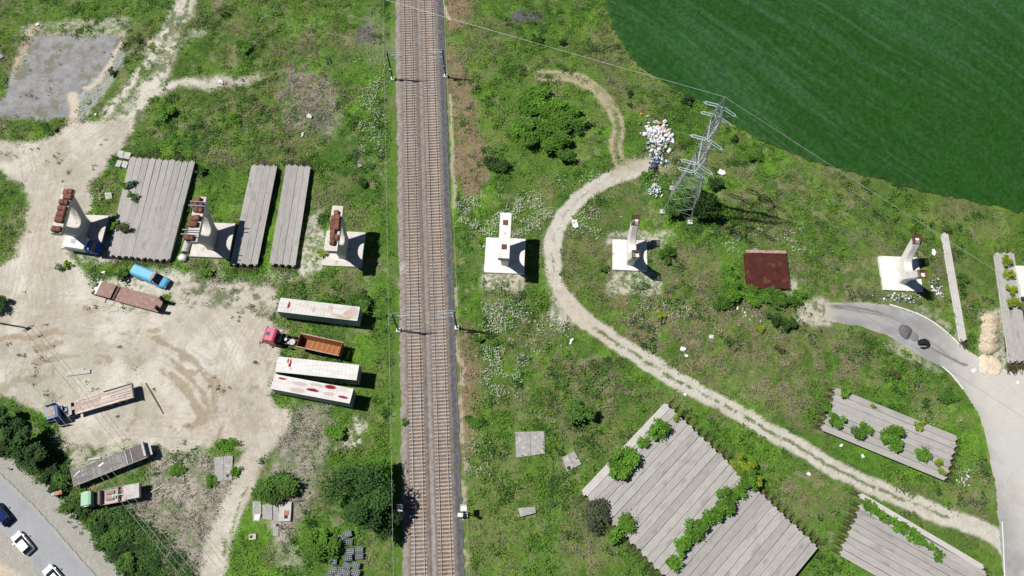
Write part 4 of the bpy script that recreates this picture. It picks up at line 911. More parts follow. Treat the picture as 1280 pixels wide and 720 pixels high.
# --- tipper lorry: crimson tractor, half-pipe rusty tipper
c, a, L, W = quad_frame(z4((258, 258), (510, 308), (480, 388), (235, 330)), 2.9)
cab_c, cab_a, cab_L, cab_W = quad_frame(z4((50, 228), (118, 230), (108, 312), (40, 292)), 3.3)
t = thing('tipper_lorry', 'tipper lorry with crimson cab and rusty brown open tipping body', 'lorry', (cab_c.x, cab_c.y, 0), a)
inv = Matrix.Rotation(-a, 3, 'Z'); off = inv @ (c - cab_c); X0 = off.x; Y0 = off.y * 0.4
m_crim = paint('crimson_paint', (0.50, 0.055, 0.125), 0.4, (0.46, 0.11, 0.16), 0.58)
mb = MB(); mb.loft([[(x, y, z) for y, z in ((-1.22, 0.9), (1.22, 0.9), (1.22, 2.3), (1.12 - i, 3.2 - dz), (-1.12 + i, 3.2 - dz), (-1.22, 2.3))] for x, i, dz in ((-1.15, 0.12, 0.55), (-1.05, 0.05, 0.25), (-0.7, 0.0, 0.05), (0.6, 0.0, 0.0), (0.98, 0.06, 0.15))])
cab = mb.build('cab', m_crim, t, bevel=0.03)
mb = MB(); mb.box(-0.35, 0.0, 3.23, 0.55, 0.6, 0.05); mb.build('roof_hatch', mat('hatch_glass', (0.05, 0.16, 0.2), (0.04, 0.1, 0.14), 3, 0.2), cab)
mb = MB(); mb.loft([[(-1.19, -1.05, 1.75), (-1.19, 1.05, 1.75), (-1.12, 1.0, 2.62), (-1.12, -1.0, 2.62)], [(-1.13, -1.05, 1.75), (-1.13, 1.05, 1.75), (-1.06, 1.0, 2.62), (-1.06, -1.0, 2.62)]]); mb.build('windscreen', m_glass, cab)
for s in (-1, 1):
    mb = MB(); mb.box(-0.45, s * 1.23, 2.0, 0.95, 0.03, 0.6); mb.build('side_window', m_glass, cab)
    mb = MB(); mb.box(-1.1, s * 1.42, 2.1, 0.1, 0.25, 0.6); mb.cyl((-1.05, s * 1.2, 2.35), (-1.1, s * 1.42, 2.35), 0.03, n=5); mb.build('mirror', m_black, cab)
mb = MB()
for s in (-1, 1): mb.box(2.3, s * 0.45, 0.85, 6.0, 0.16, 0.28)
for x in (1.3, 2.6, 3.6, 4.6): mb.box(x, 0, 0.84, 0.18, 0.8, 0.22)
mb.box(1.45, -0.75, 0.85, 0.9, 0.55, 0.6); mb.cyl((1.2, 0.85, 0.9), (2.3, 0.85, 0.9), 0.33, n=10)
mb.build('chassis', m_chassis, t)
mb = MB(); mb.box(2.2, 0.2, 1.15, 0.5, 0.5, 0.25); mb.cyl((3.4, 0, 1.02), (3.4, 0, 1.16), 0.55, n=14); mb.box(1.35, 0.1, 1.5, 0.35, 1.3, 0.9); mb.box(2.9, -0.3, 1.1, 0.35, 0.35, 0.3); mb.build('coupling', m_steel, t)
for x in (0.1, 3.4):
    for s in (-1, 1): wheel_at(t, x, s * 1.02, 0.5, 0.34)
bl, bw, bx = L, min(W, 2.5), X0
m_tip = mat('rusty_tipper', (0.33, 0.105, 0.030), (0.22, 0.085, 0.04), 2.0, 0.8, bump=0.15, wear=(0.40, 0.19, 0.07), wear_scale=2.0, wear_lo=0.6)
m_tipo = mat('brown_tipper_outside', (0.21, 0.065, 0.045), (0.15, 0.05, 0.04), 2.5, 0.75)
mb = MB(); h0, h1 = 1.35, 2.9
inner_x0 = -bl / 2 + 1.25
mb.box(bx, Y0, h0 - 0.05, bl - 0.1, bw - 0.6, 0.1)
for s in (-1, 1): mb.loft([[(bx - bl / 2, Y0 + s * (bw / 2 - 0.42), h0), (bx - bl / 2, Y0 + s * (bw / 2 - 0.34), h0), (bx - bl / 2, Y0 + s * bw / 2, h1), (bx - bl / 2, Y0 + s * (bw / 2 - 0.10), h1)], [(bx + bl / 2, Y0 + s * (bw / 2 - 0.42), h0), (bx + bl / 2, Y0 + s * (bw / 2 - 0.34), h0), (bx + bl / 2, Y0 + s * bw / 2, h1), (bx + bl / 2, Y0 + s * (bw / 2 - 0.10), h1)]])
tb = mb.build('tipping_body', m_tip, t)
mb = MB(); mb.loft([[(bx - bl / 2 + 0.03, Y0 - bw / 2 + 0.1, h0), (bx - bl / 2 + 0.03, Y0 + bw / 2 - 0.1, h0), (bx - bl / 2 + 0.03, Y0 + bw / 2 - 0.03, h1), (bx - bl / 2 + 0.03, Y0 - bw / 2 + 0.03, h1)], [(bx - bl / 2 + 0.10, Y0 - bw / 2 + 0.1, h0), (bx - bl / 2 + 0.10, Y0 + bw / 2 - 0.1, h0), (bx - bl / 2 + 0.10, Y0 + bw / 2 - 0.03, h1), (bx - bl / 2 + 0.10, Y0 - bw / 2 + 0.03, h1)]])
mb.build('headboard', m_tipo, tb)
mb = MB(); mb.loft([[(bx + bl / 2 - 0.02, Y0 - bw / 2 + 0.25, h0), (bx + bl / 2 - 0.02, Y0 + bw / 2 - 0.25, h0), (bx + bl / 2 - 0.12, Y0 + bw / 2 - 0.05, h1 - .03), (bx + bl / 2 - 0.12, Y0 - bw / 2 + 0.05, h1 - .03)], [(bx + bl / 2 + 0.06, Y0 - bw / 2 + 0.25, h0), (bx + bl / 2 + 0.06, Y0 + bw / 2 - 0.25, h0), (bx + bl / 2 - 0.04, Y0 + bw / 2 - 0.05, h1 - .03), (bx + bl / 2 - 0.04, Y0 - bw / 2 + 0.05, h1 - .03)]]); mb.build('tailgate', m_tipo, tb)
mb = MB()
for s in (-1, 1): mb.box(bx, Y0 + s * (bw / 2 + 0.01), h1 + 0.01, bl + 0.04, 0.16, 0.10)
mb.build('top_rail', mat('pale_worn_rail', (0.42, 0.33, 0.28), (0.3, 0.16, 0.11), 2, 0.7), tb)
mb = MB()
for k in range(8):
    x = bx - bl / 2 + 0.7 + k * (bl - 1.3) / 7
    for s in (-1, 1): mb.loft([[(x - .06, Y0 + s * (bw / 2 - 0.30), h0), (x + .06, Y0 + s * (bw / 2 - 0.30), h0), (x + .06, Y0 + s * (bw / 2 + 0.05), h1 - .06), (x - .06, Y0 + s * (bw / 2 + 0.05), h1 - .06)], [(x - .06, Y0 + s * (bw / 2 - 0.24), h0), (x + .06, Y0 + s * (bw / 2 - 0.24), h0), (x + .06, Y0 + s * (bw / 2 + 0.08), h1 - .06), (x - .06, Y0 + s * (bw / 2 + 0.08), h1 - .06)]])
mb.build('side_rib', m_tipo, tb)
mb = MB(); r_ = random.Random(5)
for k in range(6):
    x = bx - bl / 2 + 2.0 + k * (bl - 2.6) / 5.5; mb.loft([[(x, Y0 - 0.85, h0 + 0.02), (x + .3, Y0 - 0.85, h0 + .02), (x + .15, Y0 - 0.85, h0 + .12)], [(x + .1, Y0 + 0.8, h0 + 0.02), (x + .4, Y0 + .8, h0 + .02), (x + .25, Y0 + .8, h0 + .10)]])
mb.build('sand_residue', mat('caked_sand', (0.45, 0.22, 0.08), (0.36, 0.15, 0.05), 3, 0.9), tb)
mb = MB(); mb.box(bx, Y0, 1.05, bl - 1.5, 0.9, 0.3); mb.build('trailer_chassis', m_chassis, t)
for k in range(2):
    for s in (-1, 1): wheel_at(t, bx + bl / 2 - 1.2 - k * 1.35, Y0 + s * 1.0, 0.5, 0.34)

# --- decks with planks
def deck_col(c1, c2, plankw, seed, dark=0.5, along=True):
    def fn(x, y):
        k = np.floor((y if along else x) / plankw); h = vnoise(k * 7.7 + seed, k * 0 + seed * 3, seed)
        col = np.ones(x.shape + (3,)) * np.array(c1) * (0.75 + 0.5 * h[..., None]); n = fbm(x / 3 + seed * 9, y * 1.5, 0.6, 4, seed)
        col = mix(col, c2, sstep(0.45, 0.65, n)); g = np.abs(((y if along else x) / plankw) % 1 - 0.5); return mix(col, np.array(c1) * 0.35, sstep(0.44, 0.49, g) * dark)
    return fn
m_deck = attr_mat('deck_planks', scale=3.0, amt=0.18, bump=0.2, bdist=0.02, rough=0.85)
# low-loader
D9 = lambda *p: [(a / 9.0 + 100, b / 9.0 + 320) for a, b in p]
c, a, L, W = quad_frame(D9((265, 300), (935, 478), (895, 630), (190, 438)), 1.0); W = 2.7
t = thing('low_loader_trailer', 'brown steel low-loader trailer with two black ramps raised at its tail', 'lorry trailer', c, a)
m_brown = mat('brown_deck_steel', (0.235, 0.125, 0.095), (0.285, 0.185, 0.155), 1.6, 0.75, bump=0.1, wear=(0.33, 0.25, 0.22), wear_scale=1.4, wear_lo=0.56)
m_bdark = mat('dark_brown_frame', (0.10, 0.04, 0.032), (0.06, 0.035, 0.03), 3, 0.7)
gl = 2.75
mb = MB(); mb.box(-L / 2 + gl / 2, 0, 1.42, gl, W - 0.1, 0.14); mb.build('gooseneck_deck', m_brown, t, bevel=0.02)
dl = L - gl - 0.55
mb = MB(); mb.box(L / 2 - dl / 2, 0, 0.90, dl, W, 0.16); mb.build('deck', m_brown, t, bevel=0.02)
mb = MB(); mb.box(-L / 2 + gl + 0.25, 0, 0.92, 0.6, W - 0.3, 0.5); mb.box(-L / 2 + gl / 2, 0, 1.2, gl, 1.0, 0.28); mb.box(L / 2 - dl / 2, 0, 0.68, dl, 1.2, 0.28)
for s in (-1, 1): mb.box(L / 2 - dl / 2, s * (W / 2 - 0.06), 0.74, dl, 0.1, 0.16)
mb.build('frame', m_bdark, t)
mb = MB(); mb.box(-L / 2 - 0.12, 0, 1.48, 0.3, W - 0.2, 0.12); mb.build('white_bar', m_white, t)
for s in (-1, 1):
    mb = MB(); mb.box(L / 2 + 0.02, s * 0.92, 1.75, 0.22, 0.62, 1.7)
    for k in range(5): mb.box(L / 2 + 0.16, s * 0.92, 1.1 + k * 0.32, 0.08, 0.62, 0.08)
    mb.build('ramp', m_black, t)
for k in range(3):
    for s in (-1, 1): wheel_at(t, L / 2 - 1.4 - k * 1.05, s * 1.05, 0.38, 0.36)
# small front axle standing by the gooseneck
q = at(121, 361.5, 0.6); t2 = thing('axle_dolly', 'small black axle dolly with white hub at the front of the low-loader', 'dolly', (q.x, q.y, 0), a)
mb = MB(); mb.box(0, 0, 0.62, 0.7, 1.3, 0.18); mb.box(-0.35, 0, 0.62, 1.1, 0.2, 0.16); mb.build('frame', m_chassis, t2); mb = MB(); mb.cyl((0, 0, 0.7), (0, 0, 0.82), 0.36, n=12); mb.build('turntable', m_white, t2)
for s in (-1, 1): wheel_at(t2, -0.1, s * 0.85, 0.48, 0.3); wheel_at(t2, 0.75, s * 0.85, 0.48, 0.3)

# --- blue tractor with timber deck trailer
D6 = lambda *p: [(a / 4.235 + 40, b / 4.235 + 470) for a, b in p]
c, a, L, W = quad_frame(D6((215, 137), (528, 46), (545, 104), (230, 195)), 1.4)
cc_, ca, cl, cw = quad_frame(D6((72, 178), (132, 150), (135, 203), (66, 232)), 2.7)
t = thing('flatbed_lorry', 'old blue lorry with stripped rusty cab and long pinkish timber deck', 'lorry', c, a)
off = Matrix.Rotation(-a, 3, 'Z') @ (cc_ - c); cx = off.x; cy = off.y
W = 2.5
mb = MB(); mb.box(0, 0, 1.2, L, W, 0.2); mb.build('deck_frame', m_chassis, t)
patch_grid('deck', L - 0.1, W, 1.325, deck_col((0.56, 0.47, 0.42), (0.42, 0.33, 0.29), 0.42, 41), m_deck, t, 0.08)
mb = MB(); 
for (x, y, l, w, z) in ((L * .26, 0.85, L * .42, 0.35, .12), (L * .30, 0.2, L * .38, 0.22, .10), (L * .1, -0.6, L * .5, 0.3, .08), (-L * .22, 0.5, L * .3, .3, .08), (L * .35, -0.25, L * .25, .18, .12)): mb.box(x, y, 1.33 + z / 2, l, w, z, random.uniform(-.02, .02))
o = mb.build('loose_plank', mat('grey_brown_plank', (0.44, 0.40, 0.37), (0.52, 0.45, 0.40), 3, 0.9, stretch=(.4, 3, 1)), t)
mb = MB(); mb.box(L / 2 - 0.04, 0, 1.6, 0.1, W, 0.55); mb.box(L * .25, W / 2 - 0.05, 1.5, L * .48, 0.07, 0.35); mb.build('side_board', mat('grey_board', (0.36, 0.35, 0.33), (0.27, 0.26, 0.25), 2, 0.85), t)
for k in range(3):
    for s in (-1, 1): wheel_at(t, L / 2 - 1.6 - k * 1.25, s * 1.0, 0.48, 0.34)
m_blue = paint('faded_blue_paint', (0.045, 0.13, 0.34), 0.5, (0.24, 0.20, 0.17), 0.54)
mb = MB(); mb.loft([[(cx + x, cy + y, z) for y, z in ((-1.1, 0.8), (1.1, 0.8), (1.15, 1.9), (1.02, 2.68 - d), (-1.02, 2.68 - d), (-1.15, 1.9))] for x, d in ((-1.0, 0.5), (-0.85, 0.12), (0.4, 0.0), (0.95, 0.10))]); cab = mb.build('cab', m_blue, t, bevel=0.03)
mb = MB(); mb.box(cx - 0.05, cy, 2.70, 1.25, 1.35, 0.03); mb.box(cx - .1, cy + .1, 2.72, .6, .7, .04); mb.build('roof_panel', mat('stripped_panel', (0.40, 0.36, 0.33), (0.30, 0.20, 0.15), 2.5, 0.8), cab)
mb = MB(); mb.loft([[(cx - 1.03, cy - 0.95, 1.6), (cx - 1.03, cy + 0.95, 1.6), (cx - 0.97, cy + 0.9, 2.25), (cx - 0.97, cy - 0.9, 2.25)], [(cx - .98, cy - 0.95, 1.6), (cx - .98, cy + 0.95, 1.6), (cx - 0.92, cy + 0.9, 2.25), (cx - 0.92, cy - 0.9, 2.25)]]); mb.build('windscreen', m_glass, cab)
for s in (-1, 1): mb = MB(); mb.box(cx - 0.2, cy + s * 1.45, 1.9, 1.6, 0.05, 1.3, 0.05 * s); mb.build('open_door', mat('dark_blue_panel', (0.03, 0.05, 0.12), (0.02, 0.03, 0.07), 3, 0.5), cab)
xe = (cx + 0.95 - L / 2) / 2; ln = (-L / 2) - (cx + 0.95)
mb = MB()
for s in (-1, 1): mb.box(cx + 2.2, cy * .5 + s * 0.45, 0.8, 4.6, 0.15, 0.25)
mb.box(cx + 1.5, cy * .8, 0.95, 0.8, 1.5, 0.6); mb.build('chassis', m_chassis, t)
mb = MB(); mb.box(cx + 1.25, cy + 0.6, 1.5, 0.3, 0.7, 0.9); mb.cyl((cx + 1.7, cy - .8, 1.0), (cx + 2.3, cy - .8, 1.0), 0.3, n=10); mb.box(cx + 1.75, cy + .2, 1.3, 0.5, 0.6, 0.4); mb.build('tank', m_blue, t)
mb = MB(); mb.box(-L / 2 - 0.75, cy * .2, 1.25, 0.5, 2.0, 0.14); mb.box(-L / 2 - 0.4, cy * .2, 1.22, 0.9, 0.5, 0.12); mb.build('crossbar', mat('pale_timber', (0.50, 0.44, 0.39), (0.40, 0.35, 0.31), 2, 0.85), t)
for x in (cx - 0.1, -L / 2 - 0.7):
    for s in (-1, 1): wheel_at(t, x, cy * (.9 if x < -L / 2 - 1 else .2) + s * 1.0, 0.5, 0.32)

# --- grey dropside trailer
c, a, L, W = quad_frame(D6((203, 510), (588, 356), (620, 425), (216, 583)), 1.5); W = 2.55
t = thing('flatbed_trailer', 'long grey flatbed trailer with bare boards and pale headboard, above the green lorry', 'lorry trailer', c, a)
mb = MB(); mb.box(0, 0, 1.25, L, W, 0.3); mb.build('frame', mat('grey_frame', (0.16, 0.15, 0.15), (0.11, 0.105, 0.10), 3, 0.8), t)
patch_grid('deck', L - 0.05, W - 0.02, 1.425, lambda x, y: mix(deck_col((0.235, 0.225, 0.22), (0.175, 0.165, 0.16), 0.2, 43, 0.35, False)(x, y), (0.145, 0.125, 0.12), sstep(L * .22, L * .24, x)), m_deck, t, 0.08)
mb = MB()
for s in (-1, 1): mb.box(0, s * (W / 2 - 0.02), 1.45, L, 0.07, 0.12)
mb.box(L * .23, 0, 1.47, 0.18, W - .2, 0.08); mb.box(L * .3, 0, 1.46, 0.12, W - .2, 0.06); mb.build('edge_rail', mat('pale_grey_rail', (0.40, 0.39, 0.375), (0.30, 0.29, 0.28), 2, 0.7), t)
mb = MB(); mb.box(L / 2 - 0.03, 0, 1.95, 0.16, W, 1.1); mb.box(L / 2 + 0.45, 0, 1.6, 0.8, W * .9, 0.12); mb.box(L / 2 - .03, 0, 2.53, .3, W, .06); mb.build('headboard', mat('pale_headboard', (0.50, 0.50, 0.49), (0.4, 0.4, 0.39), 2, 0.7), t)
mb = MB(); mb.box(-L * .1, 0.5, 1.45, 0.9, 0.25, 0.05, 0.3); mb.box(-L * .42, 0.55, 1.46, 1.2, 0.12, 0.06, 0.5); mb.build('loose_plank', m_white, t)
mb = MB(); mb.box(0, 0, 0.98, L - 1, 1.0, 0.25)
for s in (-1, 1): mb.box(L / 2 - 2.6, s * .8, 0.5, 0.14, 0.14, 1.0)
mb.build('chassis', m_chassis, t)
for k in range(3):
    for s in (-1, 1): wheel_at(t, -L / 2 + 2.0 + k * 1.3, s * 1.0, 0.5, 0.34)

# --- green lorry
c, a, L, W = quad_frame(D6((360, 606), (573, 566), (578, 645), (366, 683)), 1.5)
cc_, ca, cl, cw = quad_frame(D6((260, 615), (306, 608), (310, 680), (262, 688)), 2.6)
t = thing('dropside_lorry', 'old lorry with light green cab and a pinkish dropside bed', 'lorry', c, a); off = Matrix.Rotation(-a, 3, 'Z') @ (cc_ - c); cx, cy = off.x, off.y
W = 2.45
m_green = paint('light_green_paint', (0.17, 0.37, 0.21), 0.5, (0.26, 0.37, 0.26), 0.6)
mb = MB(); mb.loft([[(cx + x, cy + y, z) for y, z in ((-1.1, 0.8), (1.1, 0.8), (1.15, 1.9), (1.05, 2.6 - d), (-1.05, 2.6 - d), (-1.15, 1.9))] for x, d in ((-0.95, 0.45), (-0.82, 0.1), (0.3, 0.0), (0.75, 0.06))]); cab = mb.build('cab', m_green, t, bevel=0.03)
mb = MB(); mb.loft([[(cx - .97, cy - 0.95, 1.55), (cx - .97, cy + 0.95, 1.55), (cx - 0.92, cy + 0.9, 2.2), (cx - 0.92, cy - 0.9, 2.2)], [(cx - .92, cy - 0.95, 1.55), (cx - .92, cy + 0.95, 1.55), (cx - 0.87, cy + 0.9, 2.2), (cx - 0.87, cy - 0.9, 2.2)]]); mb.build('windscreen', m_glass, cab)
for s in (-1, 1): mb = MB(); mb.box(cx - 0.1, cy + s * 1.14, 1.95, 0.8, 0.05, 0.55); mb.build('side_window', m_glass, cab)
mb = MB()
for s in (-1, 1): mb.box(cx + 2.6, s * .45, 0.8, 6.5, .16, .26)
mb.box((cx + 0.75 - L / 2) / 2, 0, 1.1, 0.9, 1.9, 0.9); mb.build('chassis', m_chassis, t)
m_pinkdeck = mat('faded_pink_boards', (0.40, 0.28, 0.26), (0.46, 0.37, 0.34), 2, 0.85)
mb = MB(); mb.box(0, 0, 1.2, L, W, 0.14); bed = mb.build('bed', m_chassis, t)
patch_grid('deck', L - 0.1, W - 0.1, 1.285, deck_col((0.47, 0.40, 0.37), (0.36, 0.29, 0.27), 0.25, 47), m_deck, t, 0.08)
mb = MB()
for s in (-1, 1): mb.box(0, s * (W / 2 - 0.03), 1.40, L, 0.07, 0.26)
mb.box(-L / 2 + .03, 0, 1.7, .08, W - .14, .8); mb.box(-L * .05, 0, 1.6, .1, W - .14, .55); mb.box(L * .18, 0, 1.6, .1, W - .14, .5); mb.build('dropside', m_pinkdeck, t)
mb = MB(); mb.box(L / 2 - 1.25, 0, 1.66, 2.45, W - .2, .7); mb.box(L / 2 - 1.25, 0, 2.03, 2.5, W - .1, .06); mb.build('white_box', mat('dull_white_box', (.50, .47, .45), (.38, .35, .33), 1.5, .7, wear=(.30, .25, .22), wear_scale=1.5, wear_lo=.58), t, bevel=0.04)
mb = MB(); mb.box(L * .02, -0.15, 1.9, L * .42, .12, .12); mb.box(-L * .17, -.15, 1.9, .2, .5, .15); mb.build('crane_arm', paint('green_arm', (0.14, 0.42, 0.22)), t)
mb = MB(); mb.box(-L * .27, .55, 1.4, L * .2, .5, .2); mb.box(-L * .27, -.5, 1.38, L * .18, .35, .16); mb.box(L * .08, .6, 1.42, L * .16, .5, .2); mb.build('scrap_load', mat('brown_scrap', (.22, .14, .12), (.3, .22, .2), 3, .8), t)
for x in (cx - 0.1, L / 2 - 1.6, L / 2 - 2.9):
    for s in (-1, 1): wheel_at(t, x, s * 1.0, 0.5, 0.34)

# --- blue and white box lorry in the pier's shade
D5 = lambda *p: [(a / 6.545 + 50, b / 6.545 + 220) for a, b in p]
c, a, L, W = quad_frame(D5((225, 480), (390, 512), (352, 590), (180, 572)), 2.75); W = 2.3
t = thing('box_lorry', 'small box lorry with white box and blue cab parked against the leftmost pier', 'lorry', c, a); 
m_royal = paint('royal_blue_paint', (0.02, 0.13, 0.50), 0.4)
mb = MB(); mb.box(0, 0, 1.85, L, W, 1.8); bx_ = mb.build('cargo_box', m_white, t, bevel=0.05)
mb = MB()
for (x, y) in ((-.55, .28), (-.15, .28), (-.55, -.12), (-.15, -.12)): mb.box(x, y, 2.765, .32, .32, .03)
mb.box(-.35, .08, 2.758, .95, .95, .012); mb.build('roof_hatch', mat('hatch_grey', (0.22, 0.22, 0.23), (0.5, 0.5, 0.5), 6, 0.7, lo=.45, hi=.5), bx_)
mb = MB()
for s in (-1, 1): mb.box(0, s * (W / 2 + .012), 1.25, L, .02, .5)
mb.build('blue_skirt', m_royal, t)
mb = MB(); x0 = L / 2 + .1
mb.loft([[(x0 + x, y, z) for y, z in ((-1.0, 0.5), (1.0, 0.5), (1.0, 1.4), (.9, h - .05), (.0, h), (-.9, h - .05), (-1.0, 1.4))] for x, h in ((0, 2.25), (0.75, 2.2), (1.15, 1.5), (1.6, 1.3), (1.7, 1.05))]); cab = mb.build('cab', m_royal, t, bevel=.03)
mb = MB(); mb.loft([[(x0 + .80, -.85, 2.16), (x0 + .80, .85, 2.16), (x0 + 1.15, .9, 1.56), (x0 + 1.15, -.9, 1.56)], [(x0 + .86, -.85, 2.20), (x0 + .86, .85, 2.20), (x0 + 1.21, .9, 1.60), (x0 + 1.21, -.9, 1.60)]]); mb.build('windscreen', m_glass, cab)
mb = MB(); mb.box(L / 4, 0, .7, L + 1.6, 1.0, .3); mb.build('chassis', m_chassis, t)
for x in (-L / 2 + 1.0, L / 2 + 1.0):
    for s in (-1, 1): wheel_at(t, x, s * .92, .36, .24)
# --- light blue van
D9b = D9((605, 95), (1000, 245), (945, 345), (570, 190))
c, a, L, W = quad_frame(D9b, 1.9); W = 2.05; L = 6.6
t = thing('van', 'light blue panel van parked nose right below the broad girder bed', 'van', c, a)
m_sky = paint('sky_blue_paint', (0.10, 0.42, 0.68), 0.4, (0.14, 0.46, 0.70), .6)
cl = L * 0.66
mb = MB(); mb.loft([[(x, y, z) for y, z in ((-W / 2 + .05, .45), (W / 2 - .05, .45), (W / 2, 1.2), (W / 2 - .08, 2.2), (W / 2 - .35, 2.42), (-W / 2 + .35, 2.42), (-W / 2 + .08, 2.2), (-W / 2, 1.2))] for x in (-L / 2, -L / 2 + cl)]); mb.build('cargo_body', m_sky, t, bevel=.03)
x0 = -L / 2 + cl
mb = MB(); mb.loft([[(x0 + x, y * w, z) for y, z in ((-1, .45), (1, .45), (1.0, h * .62), (.86, h), (-.86, h), (-1.0, h * .62))] for x, h, w in ((0.01, 2.1, 1.0), (.35, 2.05, 1.0), (.95, 1.35, 1.0), (1.75, 1.15, .95), (2.05, .95, .85))]); cab = mb.build('cab', m_sky, t, bevel=.03)
mb = MB(); mb.loft([[(x0 + .34, -.88, 2.06), (x0 + .34, .88, 2.06), (x0 + .98, .9, 1.38), (x0 + .98, -.9, 1.38)], [(x0 + .38, -.88, 2.10), (x0 + .38, .88, 2.10), (x0 + 1.03, .9, 1.41), (x0 + 1.03, -.9, 1.41)]]); mb.build('windscreen', m_glass, cab)
mb = MB(); mb.box(x0 - .10, 0, 2.47, .55, 1.55, .12); mb.box(x0 - .1, -.55, 2.55, .5, .4, .05); mb.build('roof_rack', mat('rusty_beige_load', (0.40, 0.33, 0.27), (0.34, 0.18, 0.11), 3, .8), t)
mb = MB(); 
for s in (-1, 1): mb.box(L / 2 - .18, s * .6, .75, .1, .35, .2)
mb.build('headlight', m_white, cab)
mb = MB(); mb.box(0, 0, .5, L - .4, 1.3, .25); mb.build('underbody', m_chassis, t)
for x in (-L / 2 + 1.2, L / 2 - 1.1):
    for s in (-1, 1): wheel_at(t, x, s * .92, .36, .24)

# --- cars on the street
def car(c4, label, m, h=1.45, L=4.05, W=1.72, hatch=True):
    c, a, _, _ = quad_frame(c4, h); t = thing('parked_car', label, 'car', c, a, 'cars on the street')
    hw = W / 2
    mb = MB(); mb.loft([[(x, y * w, z) for y, z in ((-hw, .3), (hw, .3), (hw + .02, .62), (hw - .08, zt), (-hw + .08, zt), (-hw - .02, .62))] for x, zt, w in ((-L / 2, .70, .86), (-L / 2 + .25, .86, .97), (-.9, .92, 1.0), (.9, .90, 1.0), (L / 2 - .3, .80, .95), (L / 2, .62, .82))]); mb.build('body', m, t, bevel=.03)
    xr = -L / 2 + (.15 if hatch else .9)
    mb = MB(); mb.loft([[(x, y * w, z) for y, z in ((-hw + .12, zb), (hw - .12, zb), (hw - .30, zt), (-hw + .30, zt))] for x, zb, zt, w in ((xr, .86, .95, .96), (xr + .5, .88, 1.40, 1.0), (.1, .88, 1.42, 1.0), (1.05, .88, .95, 1.0))]); mb.build('window_glass', m_glass, t)
    mb = MB(); mb.loft([[(x, y, z) for y, z in ((-hw + .27, zt - .03), (hw - .27, zt - .03), (hw - .34, zt + .03), (-hw + .34, zt + .03))] for x, zt in ((xr + .42, 1.39), (xr + .9, 1.44), (-.2, 1.46), (.18, 1.42))]); mb.build('roof', m, t)
    for s in (-1, 1):
        mb = MB(); mb.box(.75, s * (hw + .10), .98, .16, .2, .14); mb.build('mirror', m, t)
        mb = MB(); mb.box(L / 2 - .14, s * .58, .72, .16, .34, .1); mb.build('headlight', m_ins, t)
        for x in (-L / 2 + .78, L / 2 - .85): wheel_at(t, x, s * (hw - .10), .31, .2)
    return t
m_carw = paint('white_car_paint', (0.74, 0.74, 0.74), .3); m_carb = paint('navy_car_paint', (0.010, 0.022, 0.11), .75); m_carb.node_tree.nodes['Principled BSDF'].inputs['Specular IOR Level'].default_value = .08
car([(27, 692.5), (10.5, 672.5), (22, 664.5), (38, 684)], 'white hatchback driving in the middle of the three cars on the street', m_carw)
car([(67, 735), (50, 715), (61, 706), (78, 726)], 'white car partly cut off by the bottom edge, on the street', m_carw, hatch=False)
car([(2, 658), (-16, 637), (-4, 627), (12, 647)], 'dark blue car on the street at the left edge', m_carb)

# ================================================================== PYLON
pb = at(851, 257); a2 = Vector((pb.x, pb.y, 0)).normalized(); prp = Vector((a2.y, -a2.x, 0)); PZ = 33.6
pyl = thing('power_pylon', 'tall grey steel lattice pylon with six arms rising out of bushes', 'pylon', (pb.x, pb.y, 0))
def hw_at(z): return float(np.interp(z, [0, 14, 17, 27.5, 30, PZ], [2.7, 1.15, 0.95, 0.72, 0.55, 0.05]))
def corner(z, i):
    sx, sy = ((-1, -1), (1, -1), (1, 1), (-1, 1))[i % 4]; w = hw_at(z); v = prp * (sx * w) + a2 * (sy * w); return Vector((v.x, v.y, z))
m_lat = mat('pylon_steel', (0.36, 0.38, 0.40), (0.28, 0.30, 0.32), 2.0, 0.5, metal=0.25)
lv = [0, 4.2, 7.8, 10.8, 13.2, 15.2, 17, 18.7, 20.4, 22, 23.6, 25.2, 27, 28.6, 30.2]
for i in range(4):
    mb = MB()
    for k in range(len(lv) - 1): mb.cyl(corner(lv[k], i), corner(lv[k + 1], i), 0.08, n=5)
    mb.cyl(corner(lv[-1], i), (0, 0, PZ), 0.06, n=5); mb.build('leg', m_lat, pyl)
for i in range(4):
    mb = MB()
    for k in range(len(lv) - 1):
        mb.cyl(corner(lv[k], i), corner(lv[k + 1], i + 1), 0.044, n=4); mb.cyl(corner(lv[k], i + 1), corner(lv[k + 1], i), 0.044, n=4); mb.cyl(corner(lv[k + 1], i), corner(lv[k + 1], i + 1), 0.034, n=4)
        if k < 4:
            m1 = corner(lv[k], i).lerp(corner(lv[k + 1], i + 1), .5); mb.cyl(corner((lv[k] + lv[k + 1]) / 2, i), m1, .03, n=4); mb.cyl(corner((lv[k] + lv[k + 1]) / 2, i + 1), m1, .03, n=4)
    mb.build('bracing', m_lat, pyl)
T = Vector((pb.x, pb.y, PZ)); wl_ = at(490, 0, 30.5); wr_ = at(1246, 336, 30.0)
dl_ = (wl_ - T); dr_ = (wr_ - T); dl_ = dl_ / dl_.xy.length; dr_ = dr_ / dr_.xy.length
arm_tips = []
